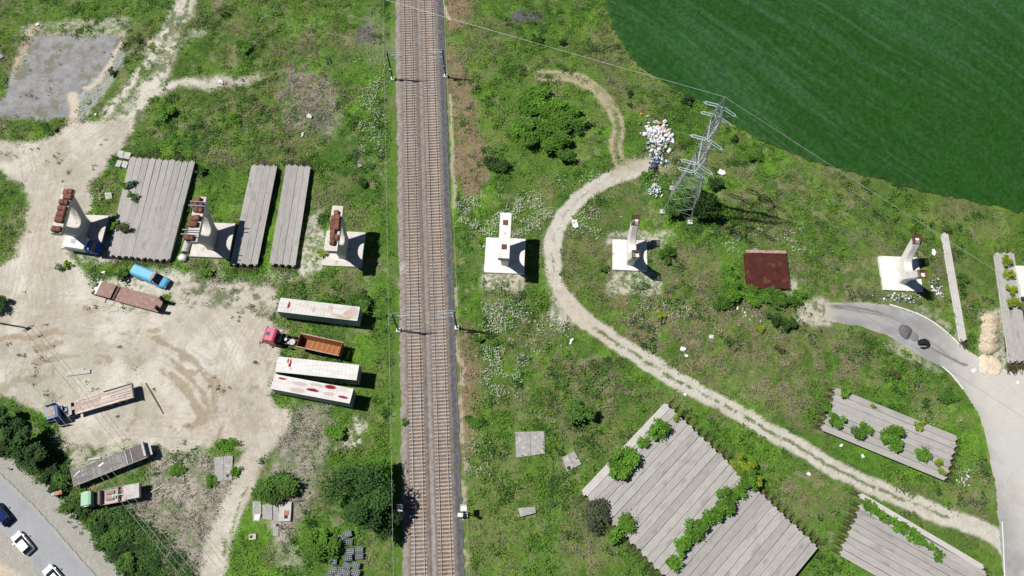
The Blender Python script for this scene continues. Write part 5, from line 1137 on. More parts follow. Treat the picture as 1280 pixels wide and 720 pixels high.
for z, ln in ((26.8, 3.3), (22.0, 4.9), (17.2, 3.4)):
    for s in (-1, 1):
        mb = MB(); tip = a2 * (s * ln); tip.z = z + 0.1
        for sx in (-1, 1):
            w = hw_at(z); b0 = prp * (sx * w) + a2 * (s * w); b0.z = z; w2 = hw_at(z + 1.5); b1 = prp * (sx * w2) + a2 * (s * w2); b1.z = z + 1.5
            mb.cyl(b0, tip, .055, n=5); mb.cyl(b1, tip, .05, n=5)
            for u in (.3, .6): mb.cyl(Vector(b0).lerp(tip, u), Vector(b1).lerp(tip, u), .035, n=4); mb.cyl(Vector(b0).lerp(tip, u), Vector(b1).lerp(tip, u - .3), .035, n=4)
        for u in (.0, .35, .7):
            w = hw_at(z); p_ = [prp * (sx * w) + a2 * (s * w) for sx in (-1, 1)]
            for v in p_: v.z = z
            mb.cyl(p_[0].lerp(tip, u), p_[1].lerp(tip, min(1, u + .3)), .035, n=4)
        mb.build('crossarm', m_lat, pyl); arm_tips.append(tip)
m_insg = mat('glass_insulator', (0.55, 0.66, 0.66), (0.42, 0.54, 0.55), 6, .35)
for tip in arm_tips:
    for d in (dl_, dr_):
        mb = MB(); side = Vector((-d.y, d.x, 0)).normalized(); dd = Vector((d.x, d.y, -0.12))
        for s in (-1, 1):
            p0 = tip + side * (.22 * s) + dd * .3; p1 = tip + side * (.22 * s) + dd * 2.5; mb.cyl(p0, p1, .045, n=5)
            for k in range(11): q0 = p0.lerp(p1, (k + .3) / 11.5); mb.cyl(q0, q0 + dd * .10, .13, .05, n=7)
        mb.cyl(tip, tip + dd * .3, .04, n=5)
        for k in (.3, 2.5): mb.cyl(tip + side * .25 + dd * k, tip - side * .25 + dd * k, .045, n=5)
        mb.cyl(tip + dd * 2.5, tip + dd * 2.85, .05, n=5); mb.build('insulator', m_insg, pyl)
    mb = MB(); p0 = tip + Vector((dl_.x, dl_.y, -.12)) * 2.8; p1 = tip + Vector((dr_.x, dr_.y, -.12)) * 2.8
    pts = [p0.lerp(p1, k / 10) + Vector((0, 0, -1.3 * math.sin(math.pi * k / 10))) for k in range(11)]; mb.tube(pts, .018, 4); mb.build('jumper', m_wire, pyl)
for i in range(4):
    q = corner(0, i); mb = MB(); mb.box(q.x, q.y, .1, .9, .9, .6); mb.build('foundation', m_conc, pyl)
def span(p, d, length, drop):
    n = 24; return [Vector((p.x + d.x * length * k / n, p.y + d.y * length * k / n, p.z + d.z * length * k / n - drop * 4 * (k / n) * (1 - k / n) * .25)) for k in range(n + 1)]
for nm, d, l in (('upper left', dl_, 190), ('lower right', dr_, 120)):
    wire('earth_wire', span(T, d, l, 2), .022, f'bright thin wire from the pylon peak towards the {nm}', group='power lines on the pylon')
    for k, tip in enumerate(arm_tips):
        p0 = T.copy(); p0 = Vector((pb.x, pb.y, 0)) + tip + Vector((d.x, d.y, -.12)) * 2.85
        lv_ = ('top', 'top', 'middle', 'middle', 'bottom', 'bottom')[k]; sd = 'near' if k % 2 == 0 else 'far'
        wire('power_line', span(p0, Vector((d.x, d.y, d.z * 1.2 - .01)), l, 3), .008, f'faint power line from the {sd} {lv_} pylon arm towards the {nm}', group='power lines on the pylon', m=m_grey)
# street-side wooden/concrete pole just outside the left edge, its shadow falls on the yard
def utility_pole(b, ang, label):
    t = thing('utility_pole', label, 'pole', (b.x, b.y, 0), ang)
    mb = MB(); mb.cyl((0, 0, -.1), (0, 0, 9.4), .17, .11, n=10); mb.build('post', m_conc, t)
    mb = MB(); mb.box(0, 0, 8.9, .09, 1.9, .10); mb.box(0, 0, 8.1, .09, 1.5, .10); mb.cyl((0, .9, 8.9), (0, .0, 8.0), .02, n=4); mb.build('crossarm', m_steel, t)
    for y, z in ((-.85, 8.95), (0, 9.4), (.85, 8.95), (.65, 8.15)): mb = MB(); mb.cyl((0, y, z), (0, y, z + .22), .06, .04, n=8); mb.build('insulator', m_ins, t)
    mb = MB(); mb.box(.2, 0, 8.4, .35, .6, .5); mb.build('switch_box', m_grey, t)
    return t
pa = at(1.0, 404.5); wdir = (at(238, 722, 8.4) - Vector((pa.x, pa.y, 8.9))); wdir.z = 0; ang = math.atan2(wdir.y, wdir.x); pe = pa + wdir * 1.75
utility_pole(pa, ang, 'concrete utility pole at the left edge of the yard, casting a crossarm shadow')
pn_ = Vector((-math.sin(ang), math.cos(ang), 0))
for o_, z, w in ((-.85, 9.15, 'right'), (0, 9.6, 'middle'), (.85, 9.15, 'left')):
    wire('overhead_line', sag(pa + pn_ * o_ + Vector((0, 0, z)), pe + pn_ * o_ + Vector((0, 0, z)), .8, 20), .019, f'{w} wire of the three thin wires crossing the parked trailers', group='thin wires above the parked trailers')
# ================================================================== SHRUBS AND TREES
def leaf_crown(n, rx, ry, rz, size, col, seed, lobes=9, zc=None, flatb=0.15, var=0.35):
    r = np.random.default_rng(seed); zc = rz if zc is None else zc
    th = r.random(lobes) * 2 * np.pi; rad = np.sqrt(r.random(lobes)) * 0.82
    lc = np.stack([np.cos(th) * rad * rx, np.sin(th) * rad * ry, (r.random(lobes) - 0.25) * rz * 0.9], 1); lc[0] = 0
    lr = r.uniform(0.20, 0.52, lobes); lt = r.uniform(1 - var, 1 + var, lobes)
    k = r.integers(0, lobes, n); d = r.normal(0, 1, (n, 3)); d /= np.linalg.norm(d, axis=1)[:, None]
    rr = (r.random(n) ** 0.45)[:, None]
    Pt = lc[k] + d * rr * lr[k][:, None] * np.array((rx, ry, rz)) * (1 + 0.25 * r.normal(0, 1, (n, 1)) * (r.random((n, 1)) > .8))
    Pt[:, 2] = np.maximum(Pt[:, 2] + zc, flatb * r.random(n))
    tone = lt[k][:, None] * r.uniform(0.72, 1.3, (n, 1)); cc = np.asarray(col)[None] * tone
    yel = (r.random(n) > 0.8)[:, None]; cc = np.where(yel, cc * np.array((1.18, 1.10, 0.95)), cc)
    return leaf_faces(Pt, r.uniform(size * .6, size * 1.35, n), cc, tilt=(-0.35, 0.7), aspect=(.5, .85), r=r)
m_bark = mat('bark', (0.12, 0.09, 0.065), (0.07, 0.05, 0.04), 6, .95)
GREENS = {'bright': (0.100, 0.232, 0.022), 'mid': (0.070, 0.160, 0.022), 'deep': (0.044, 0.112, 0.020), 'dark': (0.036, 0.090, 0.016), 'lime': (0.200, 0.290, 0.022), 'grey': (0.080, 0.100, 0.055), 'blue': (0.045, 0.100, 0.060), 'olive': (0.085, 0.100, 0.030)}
SEED = [500]
def shrub(px, r_px, label, tone='mid', z0=None, hgt=None, ex=1.0, ang=0.0, group=None, cat='shrub', name='shrub', dens=1.0, size=None, bare=False):
    SEED[0] += 1; s = SEED[0]
    base = at(px[0], px[1], (z0 or 0)); 
    r = r_px / 7.25 * (1 + (360 - px[1]) * -0.0004)
    h = hgt if hgt else min(r * 1.1, 3.0)
    if not z0: base = at(px[0], px[1], h * 0.5); base.z = ground_z(base.x, base.y)
    t = thing(name, label, cat, base, ang, group)
    n = int(max(60, min(8500, 330 * r * r * dens + 60)) * ex); sz = size or min(0.42, 0.16 + 0.085 * r)
    V, fq, vc = leaf_crown(n, r * ex, r, h * .5, sz, GREENS[tone], s, lobes=max(5, int(6 + 3 * r * ex)), zc=h * .5)
    np_obj('foliage', V, fq, m_leaf, vc, t)
    mb = MB(); rr = random.Random(s)
    for k in range(5): a = rr.random() * 6.28; mb.cyl((0, 0, -.05), (math.cos(a) * r * .55 * ex, math.sin(a) * r * .55, h * .75), .03 + .01 * r, .012, 5)
    mb.build('stem', m_bark, t); return t
G0 = GH + 0.02
dang = R(-135)
# on the largest bed
for px, r, lab, tone, ex in (((776, 582), 14, 'largest bushy green shrub growing near the upper left edge of the largest girder bed', 'bright', 1.45), ((820, 540), 12, 'round green shrub on the largest girder bed, above a smaller tuft', 'bright', 1), ((803.5, 554.5), 7, 'small green tuft on the largest girder bed between two round shrubs', 'bright', 1),
    ((846.5, 523), 5, 'tiny shrub at the upper end of the largest girder bed', 'lime', 1), ((748, 646), 14, 'grey-green shrub at the lower left end of the largest girder bed', 'grey', 1.1), ((775, 662), 13, 'ragged bright shrub leaning over the lower left end of the largest girder bed', 'bright', 1.2)):
    shrub(px, r, lab, tone, None if px[1] > 640 and px[0] < 790 else G0, None, ex, dang, 'shrubs on the largest girder bed')
row = [((936, 601), 10), ((921, 612), 9.5), ((906, 626), 12), ((893, 640), 11.5), ((879, 653), 10.5), ((865, 663), 10), ((848, 684), 10.5), ((842, 707), 8.5)]
for i, (px, r) in enumerate(row): shrub(px, r, f'{ORD[i]} green bush from the top in the middle row of the largest girder bed', 'bright', G0, None, 1.15 if i < 6 else 1, dang, 'bush row in the middle of the largest girder bed')
for px, r, lab in (((922, 580), 9, 'yellow-green bush at the upper end of the largest girder bed, upper one'), ((934, 590), 11, 'yellow-green bush at the upper end of the largest girder bed, middle one'), ((944, 603), 7, 'yellow-green bush at the upper end of the largest girder bed, lowest one')): shrub(px, r, lab, 'lime', 0.8, 1.4, 1.1, R(-45), 'yellow-green bushes at the upper end of the largest bed')
mb = MB(); q = at(789, 655, .4); t = thing('bare_sapling', 'sparse leafless sapling with spreading twigs at the end of the largest girder bed', 'sapling', q, 0); rr = random.Random(9)
for k in range(9):
    a = rr.uniform(-1.4, 2.2); L = rr.uniform(1.5, 3.2); p = Vector((0, 0, 0)); d = Vector((math.cos(a), math.sin(a), .35))
    for j in range(5): e = p + d * (L / 5) + Vector((rr.uniform(-.15, .15), rr.uniform(-.15, .15), 0)); mb.cyl(p, e, .035 - j * .005, .03 - j * .005, 4); p = e
mb.build('branches', m_bark, t)
V, fq, vc = leaf_crown(260, 2.0, 2.0, .6, .2, GREENS['olive'], 77, 12, .9); np_obj('foliage', V, fq, m_leaf, vc, t)
# on the bed above the track
for px, r, lab, tone in (((1075, 539.5), 10.5, 'round green shrub on the bed above the gravel track, left of the big spiky one', 'bright'), ((1109, 543), 12.5, 'big spiky shrub in the middle of the bed above the gravel track', 'bright'), ((1118, 557), 9.5, 'shrub touching the underside of the big spiky shrub on the bed above the track', 'bright'), ((1150.5, 569.5), 9, 'shrub near the lower right end of the bed above the gravel track', 'bright'),
    ((1042.5, 526), 9.5, 'shrub at the left end of the bed above the gravel track', 'bright'), ((1170.5, 578.5), 5.5, 'little yellowish tuft near the right end of the bed above the track', 'lime'), ((1176, 589), 4.5, 'smallest yellowish tuft at the right corner of the bed above the track', 'lime'), ((1053, 492.5), 7.5, 'tuft at the top left corner of the bed above the gravel track', 'bright'), ((1147.5, 532), 6, 'tuft in the long open joint of the bed above the track, right part', 'lime'), ((1031, 509), 7, 'tuft among the rebar at the left end of the bed above the track', 'bright'), ((1090, 508), 3.5, 'tiny tuft in the long open joint of the bed above the track, left part', 'lime')):
    shrub(px, r, lab, tone, G0, None, 1, random.random() * 6, 'shrubs on the bed above the gravel track')
# lower right bed: creeping row
for i, (px, r) in enumerate([((1083, 631), 5), ((1091, 638), 8), ((1104, 648), 7), ((1118, 656), 8), ((1128, 662), 6), ((1137, 668), 8.5), ((1148, 677), 7.5), ((1159, 684), 5.5), ((1171.5, 695), 6)]):
    shrub(px, r, f'{ORD[i]} creeping green shrub from the left in the open joint of the lower right bed', 'bright', 0.7 if i < 8 else G0, 1.0, 1.2, R(-32), 'creeping shrubs on the lower right bed')
for i, (px, r) in enumerate([((1254.5, 328), 8.5), ((1258, 345), 8), ((1260.5, 363), 7.5), ((1264.5, 382), 9)]): shrub(px, r, f'{ORD[i]} lime green shrub from the top on the girders beside the sand heaps', 'lime', G0, None, 1, 0, 'lime shrubs on the girders beside the sand heaps')
for px, r, lab, tone in (((157, 232), 7, 'green tuft at the left side of the broad bed, beside a bluish one', 'bright'), ((167, 231), 6, 'bluish green tuft on the broad girder bed', 'blue'), ((168.5, 247.5), 7.5, 'dark green tuft alone on the broad girder bed', 'mid'), ((142.5, 282), 7.5, 'round bush at the shaded left edge of the broad bed', 'bright'), ((156.5, 287.5), 9, 'olive bush beside a round one on the broad bed', 'olive')):
    shrub(px, r, lab, tone, G0, None, 1, 0, 'tufts on the broad girder bed')
# meadow shrubs
for px, r, lab, tone, ex, h in (((674, 132), 33, 'dense bright thicket bush, upper left of the big thicket right of the railway', 'bright', 1.15, 3.4), ((706, 150), 29, 'dense thicket bush at the right of the big thicket near the track bend', 'bright', 1.1, 3.2), ((662, 162), 25, 'thicket bush at the lower left of the big thicket', 'bright', 1.1, 2.8), ((690, 172), 25, 'thicket bush at the lower middle of the big thicket', 'bright', 1.1, 2.8), ((722, 158), 13, 'dark small bush at the right edge of the big thicket', 'mid', 1, 1.9), ((709, 192), 16, 'separate bush just below the big thicket', 'mid', 1.05, 2.2),
    ((623, 207), 12, 'long low dark bush left of the thicket, beside the reddish soil', 'dark', 2.0, 1.7), ((671, 49.5), 9.5, 'dark round bush below the power wire near the top', 'dark', 1, 1.5), ((702, 52), 7, 'small dark bush near the crop field top edge', 'dark', 1.1, 1.1), ((786, 116), 6, 'upper dark bush between track and crop field', 'dark', 1, 1), ((787, 130), 4, 'lower tiny dark bush between track and crop field', 'dark', 1, .8), ((857, 126), 11, 'loose dark bush at the crop field edge left of the pylon', 'dark', 1.1, 1.6), ((893, 228), 11, 'round dark bush beside a white scrap right of the pylon', 'dark', 1, 2.0), ((945, 196), 10, 'loose green bush in the meadow right of the pylon', 'mid', 1.2, 1.2), ((917, 172), 7, 'small bush close to the crop field right of the pylon', 'dark', 1, 1.1),
    ((843, 260), 17, 'leafy bush at the left foot of the pylon', 'mid', 1, 3.2), ((877, 257), 23, 'largest dark bush around the right foot of the pylon', 'dark', 1.1, 4.0), ((858, 243), 15, 'yellowish bush inside the pylon legs', 'bright', 1, 2.5), ((755, 336), 6, 'small bush left of the forked pier', 'mid', 1, 1), ((833, 318), 12, 'bush right of the forked pier in its shadow', 'mid', .9, 1.6),
    ((912, 345), 15, 'bright bramble bush at the upper left of the rusty rebar mat', 'bright', .9, 1.7), ((914, 363), 15, 'bright bramble bush at the left of the rusty rebar mat', 'bright', 1, 1.7), ((904, 379), 12, 'dark bramble bush at the lower left of the rebar mat', 'mid', 1, 1.7), ((943, 371), 14, 'bramble bush below the middle of the rebar mat', 'bright', 1.3, 1.5), ((970, 372), 14, 'bramble bush below the right half of the rebar mat', 'mid', 1.3, 1.5), ((994, 371), 11, 'bramble bush at the right end below the rebar mat', 'bright', 1.1, 1.4), ((967, 399), 9, 'dark shrub left of its twin near the end of the access road', 'dark', 1, 1.7), ((985, 404), 10.5, 'dark shrub right of its twin near the end of the access road', 'dark', 1, 1.7), ((974.5, 436), 6, 'small round shrub with yellow top in the meadow above the track', 'olive', 1, 1.1), ((1118, 467), 7, 'lone yellow-green round bush inside the access road bend', 'olive', 1, 1.3), ((1185, 497), 10.5, 'spreading coarse leafy plant inside the access road bend', 'mid', 1.15, .9), ((1203.5, 350), 9, 'spreading leafy plant between the lone girder and the sand heaps', 'mid', 1.1, .9), ((826.5, 393), 6, 'small yellow bush above the gravel track', 'lime', 1, .9), ((950, 412), 6, 'yellow bush left of the two dark shrubs', 'lime', 1, .9), ((725, 517), 17, 'tall leafy bush above the upper left corner of the largest girder bed', 'mid', .9, 3.0), ((1170, 357), 5, 'small weed bush right of the far forked pier', 'mid', 1, .8),
    ((154, 343), 8.5, 'round bush behind the light blue van', 'mid', 1, 1.3), ((85, 330), 6, 'yellow bush in front of the blue and white box lorry', 'lime', 1, .9), ((75, 335), 5, 'dark tuft beside the yellow bush', 'mid', 1, .8), ((259, 340), 9, 'green bush below the footing of the steel-beam pier', 'bright', 1, 1.3), ((251, 214), 8, 'bush at the upper right corner of the broad girder bed', 'dark', 1, 1.2), ((207, 140), 12.5, 'bright bush above the sandy fork at the upper left', 'bright', 1, 1.8), ((293, 149), 9.5, 'bright bush right of the bigger one at the upper left', 'bright', 1.2, 1.1), ((139, 89), 7.5, 'dark bush on the broken slab edge of the gravel pad', 'dark', 1, 1.2), ((303, 58), 14, 'wide bright bush near the upper left slope', 'bright', 1.5, 1.2), ((281, 18), 6, 'small dark bush near the top left slope', 'dark', 1.3, .9), ((172, 50), 7, 'dark grass bush beside the gravel pad', 'dark', 1, .9), ((60, 160), 9, 'low bush below the gravel pad', 'mid', 1.6, .8), ((402, 318), 7, 'lime bush left of the heaped-block pier footing', 'lime', 1, 1.2), ((455, 228), 8, 'dark weed bush between heaped-block pier and railway', 'dark', 1.2, .9), ((410, 380), 13, 'dark green bush beside the first white trailer', 'mid', 1.3, 1.4), ((448, 378), 16, 'broad dark bush between the first white trailer and railway', 'mid', 1.1, 1.6), ((418, 536), 12, 'green bush below the lowest white trailer', 'bright', 1.1, 1.4), ((505, 527), 5, 'bush at the left edge of the ballast', 'mid', 1, 1.0), ((597, 422), 6, 'dark bush right of the railway mast shadow', 'mid', .9, 1.2), ((594, 525), 9, 'low dark bush right of the railway', 'mid', 1.2, .9),
    ((345, 612), 17, 'leafy bush behind the concrete pit covers', 'mid', 1.4, 2.0), ((404, 678), 17, 'bright bush left of the concrete block stacks', 'bright', .9, 2.4), ((2, 382), 12, 'dark bush at the left edge by the utility pole', 'dark', 1, 1.8), ((283, 555), 8, 'bright weeds above the small pit cover in dry grass', 'bright', 1.6, .6), ((222, 587), 9, 'weeds around the white stone in dry grass', 'bright', 1.1, .5), ((262, 600), 9, 'weeds left of the single pit cover', 'bright', .8, .7), ((295, 590), 7, 'weeds right of the single pit cover', 'bright', .7, .7)):
    shrub(px, r, lab, tone, None, h, ex, R(-8 + random.uniform(-15, 15)), None)
# hedge bushes along the street
hedge = [((58, 592), 11, 1.6), ((78, 600), 9, 1.2), ((70, 612), 8, 1.0), ((84, 632), 8, 1.1), ((100, 640), 9, 1.3), ((110, 655), 8, 1.0), ((122, 660), 9, 1.1), ((134, 678), 10, 1.2), ((146, 692), 10, 1.3), ((160, 706), 11, 1.4), ((172, 690), 9, .8), ((150, 666), 9, .8), ((186, 712), 9, .8)]
for i, (px, r, h) in enumerate(hedge): shrub(px, r, f'dark green bush of the roadside hedge, {WORDS[i]} from its upper end', ('dark', 'mid', 'dark', 'mid')[i % 4], None, h, 1.1, 0, 'hedge bushes along the street')

def tree(px, r_px, hgt, label, tone, seed, n=5200, group=None, lean=0.0, name='leafy_tree', crown_h=None):
    r = r_px / 7.4; ch = crown_h or hgt * .75; zc = hgt - ch * .5
    b = at(px[0], px[1], zc); t = thing(name, label, 'tree', (b.x, b.y, 0), 0, group); rr = random.Random(seed)
    mb = MB(); tip = Vector((rr.uniform(-.3, .3), rr.uniform(-.3, .3), hgt * .75)); mb.cyl((0, 0, -.1), (tip.x * .5, tip.y * .5, hgt * .35), .28, .2, 8); mb.cyl((tip.x * .5, tip.y * .5, hgt * .35), tip, .2, .06, 7)
    mb.build('trunk', m_bark, t)
    mb = MB()
    for k in range(9):
        a = k * 2.4 + rr.random(); z = hgt * rr.uniform(.25, .6); e = Vector((math.cos(a) * r * .75, math.sin(a) * r * .75, z + hgt * rr.uniform(.12, .3))); m_ = Vector((e.x * .45, e.y * .45, z + (e.z - z) * .7)); mb.cyl((0, 0, z), m_, .10, .06, 6); mb.cyl(m_, e, .06, .02, 5)
    mb.build('limb', m_bark, t)
    V, fq, vc = leaf_crown(n, r, r, ch * .5, .34, GREENS[tone], seed, 16, zc, var=.3); np_obj('crown', V, fq, m_leaf, vc, t)
    return t
tree((446, 622), 41, 8.0, 'large broad dark green tree left of the railway above the concrete block stacks', 'deep', 901, 7500, crown_h=7.2)
tree((470, 592), 20, 4.2, 'smaller bright tree growing against the upper right side of the large tree', 'bright', 902, 3000)
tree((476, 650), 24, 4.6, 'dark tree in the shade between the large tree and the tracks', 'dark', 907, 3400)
for px, r, h, lab, s in (((0, 524), 15, 4.5, 'uppermost dark tree at the left edge of the yard', 903), ((22, 546), 16.5, 5.2, 'dark tree beside the blue flatbed lorry cab, its shadow on the earth', 904), ((16, 560), 15, 4.8, 'dark tree overhanging the street shoulder at left', 905), ((44, 570), 13, 4.0, 'lowest dark tree between the street and the blue lorry', 906)):
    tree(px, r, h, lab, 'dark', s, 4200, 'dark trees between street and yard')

# ================================================================== SMALL STRUCTURES
def slab(px4, h, label, name='pit_cover', cat='pit cover', group=None, hole=None, m=None, crack=False, extra=None):
    w = [at(a, b, h) for a, b in px4]; c = sum(w, Vector()) / 4; c.z = 0; t = thing(name, label, cat, c, 0, group)
    vs = [(p.x - c.x, p.y - c.y) for p in w]
    mb = MB(); mb.loft([[(x, y, -.1) for x, y in vs], [(x, y, h - .03) for x, y in vs], [(x * .985, y * .985, h) for x, y in vs]]); mb.build('slab', m or m_conc, t)
    if crack:
        mb = MB(); a0 = ((vs[0][0] + vs[1][0]) / 2, (vs[0][1] + vs[1][1]) / 2); a1 = ((vs[2][0] + vs[3][0]) / 2, (vs[2][1] + vs[3][1]) / 2); d = Vector((a1[0] - a0[0], a1[1] - a0[1])); mb.box((a0[0] + a1[0]) / 2, (a0[1] + a1[1]) / 2, h + .004, d.length * .98, .06, .012, math.atan2(d.y, d.x)); mb.build('joint', m_chassis, t)
    if hole:
        (a, b), rr_, kind = hole; q = at(a, b, h) - c; mb = MB()
        if kind == 'round': mb.cyl((q.x, q.y, h - .01), (q.x, q.y, h + .012), rr_, n=14)
        else: mb.box(q.x, q.y, h, rr_ * 2, rr_ * 2, .024)
        mb.build('opening', m_black, t)
    return t
m_slab_grey = mat('lichened_slab', (0.36, 0.35, 0.34), (0.26, 0.25, 0.24), 2.2, .95, bump=.15, wear=(0.46, 0.43, 0.38), wear_scale=1.5, wear_lo=.56)
slab([(644, 540), (680.5, 539), (681.5, 567), (645.5, 572)], .22, 'large square cracked concrete cover in the grass right of the tracks', m=m_slab_grey, crack=True)
slab([(702.5, 571.5), (718, 564), (727, 580), (709, 589.5)], .25, 'small tilted concrete cover with a round hole in the grass', hole=((711.2, 585), .32, 'round'), m=m_slab_grey, crack=True)
slab([(647, 635), (669, 633.5), (670, 641), (651, 646)], .5, 'narrow concrete block with brown earth around in the grass', 'concrete_block', 'block', m=m_slab_grey)
slab([(267.5, 571.5), (291, 569.5), (290, 599.5), (269.5, 602)], .22, 'single cracked concrete cover in dry grass beside the dirt lane', hole=((284.5, 594.5), .22, 'square'), m=m_slab_grey, crack=True)
slab([(315.5, 626), (326, 627), (327, 651), (316, 652)], .2, 'leftmost of the concrete pit covers below the leafy bush', m=m_slab_grey); slab([(328, 631), (340, 630), (340.5, 650), (328, 649)], .22, 'middle concrete pit cover below the leafy bush', m=m_slab_grey)
slab([(341, 631), (347.5, 630), (348, 652), (341.5, 652)], .18, 'narrow strip cover between the middle and the pale pit cover', m=m_slab_grey)
t = slab([(349, 628), (364.5, 627), (363, 651.5), (347.5, 652)], .4, 'pale concrete pit cover with a square opening and a terracotta lid', hole=((357.5, 646), .28, 'square'), m=m_conc)
q = at(358, 641, .43) - t.location; mb = MB(); mb.box(q.x, q.y, .44, .75, .75, .05); mb.build('lid', mat('terracotta', (0.42, 0.16, 0.11), (0.34, 0.13, 0.09), 4, .8), t)
slab([(341.5, 655), (348.5, 655), (348, 670), (341, 670)], .15, 'small strip slab with a round hole below the pale pit cover', hole=((346.5, 656.5), .24, 'round'), m=m_slab_grey)
slab([(311, 668), (320, 667), (320, 674), (311, 675)], .3, 'small pale slab with dark opening in the grass below the pit covers', hole=((314, 671), .22, 'square'), m=m_conc)
slab([(318.5, 643), (325.5, 642.5), (324, 651), (317.5, 650)], .42, 'white broken plate lying on the leftmost pit cover', 'concrete_plate', 'plate', m=m_conc_white)
slab([(219, 582), (226, 580.5), (228, 588), (221, 590)], .3, 'white square stone standing in weeds in the dry grass', 'white_stone', 'stone', m=m_conc_white)
for i, (p4_, lab) in enumerate(([[(148.5, 187), (155, 189), (153, 198), (145.5, 195)], 'upper left of the four small concrete slabs beside the broad bed'], [[(156, 189.5), (164, 191), (161, 199), (153.5, 197.5)], 'upper right of the four small concrete slabs beside the broad bed'], [[(147, 200), (153, 201), (149, 209), (143.5, 207.5)], 'lower left of the four small concrete slabs beside the broad bed'], [[(154, 200.5), (160.5, 202.5), (157.5, 210.5), (151.5, 208)], 'lower right of the four small concrete slabs beside the broad bed'])): slab(p4_, .45, lab, 'concrete_slab', 'slab', 'small slabs beside the broad bed', m=m_conc)
slab([(131, 241), (139, 240.5), (140, 248), (132, 250)], .3, 'pale angular stone in weeds left of the broad bed', 'pale_stone', 'stone', m=m_conc)
# concrete block stacks under the big tree
m_blockc = mat('grey_block', (0.36, 0.39, 0.41), (0.24, 0.265, 0.28), 4, .9, rand=.2)
bk = MB(); 
for lz in range(3):
    for i in range(4):
        for j in range(3):
            x = -.54 + i * .36; y = -.36 + j * .36; z = .2 + lz * .32
            for s in (-1, 1): bk.box(x + s * .14, y, z, .05, .33, .29); bk.box(x, y + s * .14, z, .23, .045, .29)
bk.box(0, 0, .02, 1.45, 1.15, .1)
bk0 = None
for i, (a, b, rz) in enumerate(sorted([(436, 676.5, -.1), (423, 684, -.75), (437, 689, .1), (448.5, 687, .1), (435, 698, .15), (448, 695, .08), (432.5, 707, -.3), (444, 706, -.25), (432.5, 717, -.15), (445, 716, -.12), (416, 713, .05), (425, 713, .05), (412, 722, .05), (422, 722, 0), (416, 702, .1), (435, 667, .3), (425, 672, .5)], key=lambda q: (q[1], q[0]))):
    q = at(a, b, .9)
    if bk0 is None: o = bk.build('block_stack', m_blockc, None); bk0 = o.data
    else: o = link(bpy.data.objects.new('block_stack', bk0))
    o.location = (q.x + random.uniform(-.12, .12), q.y + random.uniform(-.12, .12), 0); o.scale = (.84, .84, random.uniform(.7, 1.05)); o.rotation_euler.z = rz + random.uniform(-.12, .12); tag(o, f'pallet of grey hollow blocks, {WORDS[i]} from the top, below the large tree', 'block stack', 'block stacks below the large tree')
# rebar mat
w = [at(a, b, .9) for a, b in ((931.5, 316.5), (985.5, 316.5), (986, 360.5), (932.5, 360))]; c = sum(w, Vector()) / 4; c.z = 0
t = thing('rebar_mat', 'rusty dark red rebar mat for an unpoured footing, hemmed by brambles', 'rebar mat', c, R(-1.5)); Lx = 7.4; Ly = 6.7
m_maroon = mat('maroon_rebar', (0.155, 0.034, 0.022), (0.070, 0.018, 0.014), 0.9, .8, lo=.3, hi=.7, wear=(.20, .075, .04), wear_scale=.7, wear_lo=.58)
mb = MB(); z = .12
for z in (.15, .85):
    for k in range(53): mb.cyl((-Lx / 2 + k * Lx / 52, -Ly / 2, z), (-Lx / 2 + k * Lx / 52, Ly / 2, z), .034, n=4)
    for k in range(48): mb.cyl((-Lx / 2, -Ly / 2 + k * Ly / 47, z + .05), (Lx / 2, -Ly / 2 + k * Ly / 47, z + .05), .034, n=4)
mb.build('mesh', m_maroon, t); mb = MB()
for k in range(27):
    x = -Lx / 2 + k * Lx / 26
    for s in (-1, 1): mb.cyl((x, s * Ly / 2, .1), (x, s * Ly / 2, 1.0), .034, n=4)
for k in range(24):
    y = -Ly / 2 + k * Ly / 23
    for s in (-1, 1): mb.cyl((s * Lx / 2, y, .1), (s * Lx / 2, y, 1.0), .034, n=4)
mb.build('edge_bars', m_maroon, t); mb = MB(); mb.box(0, 0, .03, Lx + .1, Ly + .1, .10); mb.build('base_layer', mat('rust_stained_base', (0.085, 0.030, 0.02), (0.045, 0.02, 0.015), .8, .9), t); mb = MB(); mb.box(.2, Ly / 2 + .35, .45, Lx - .3, .55, .9); mb.build('edge_wall', mat('pinkish_wall', (0.30, 0.16, 0.13), (0.42, 0.33, 0.29), 2.5, .9), t)
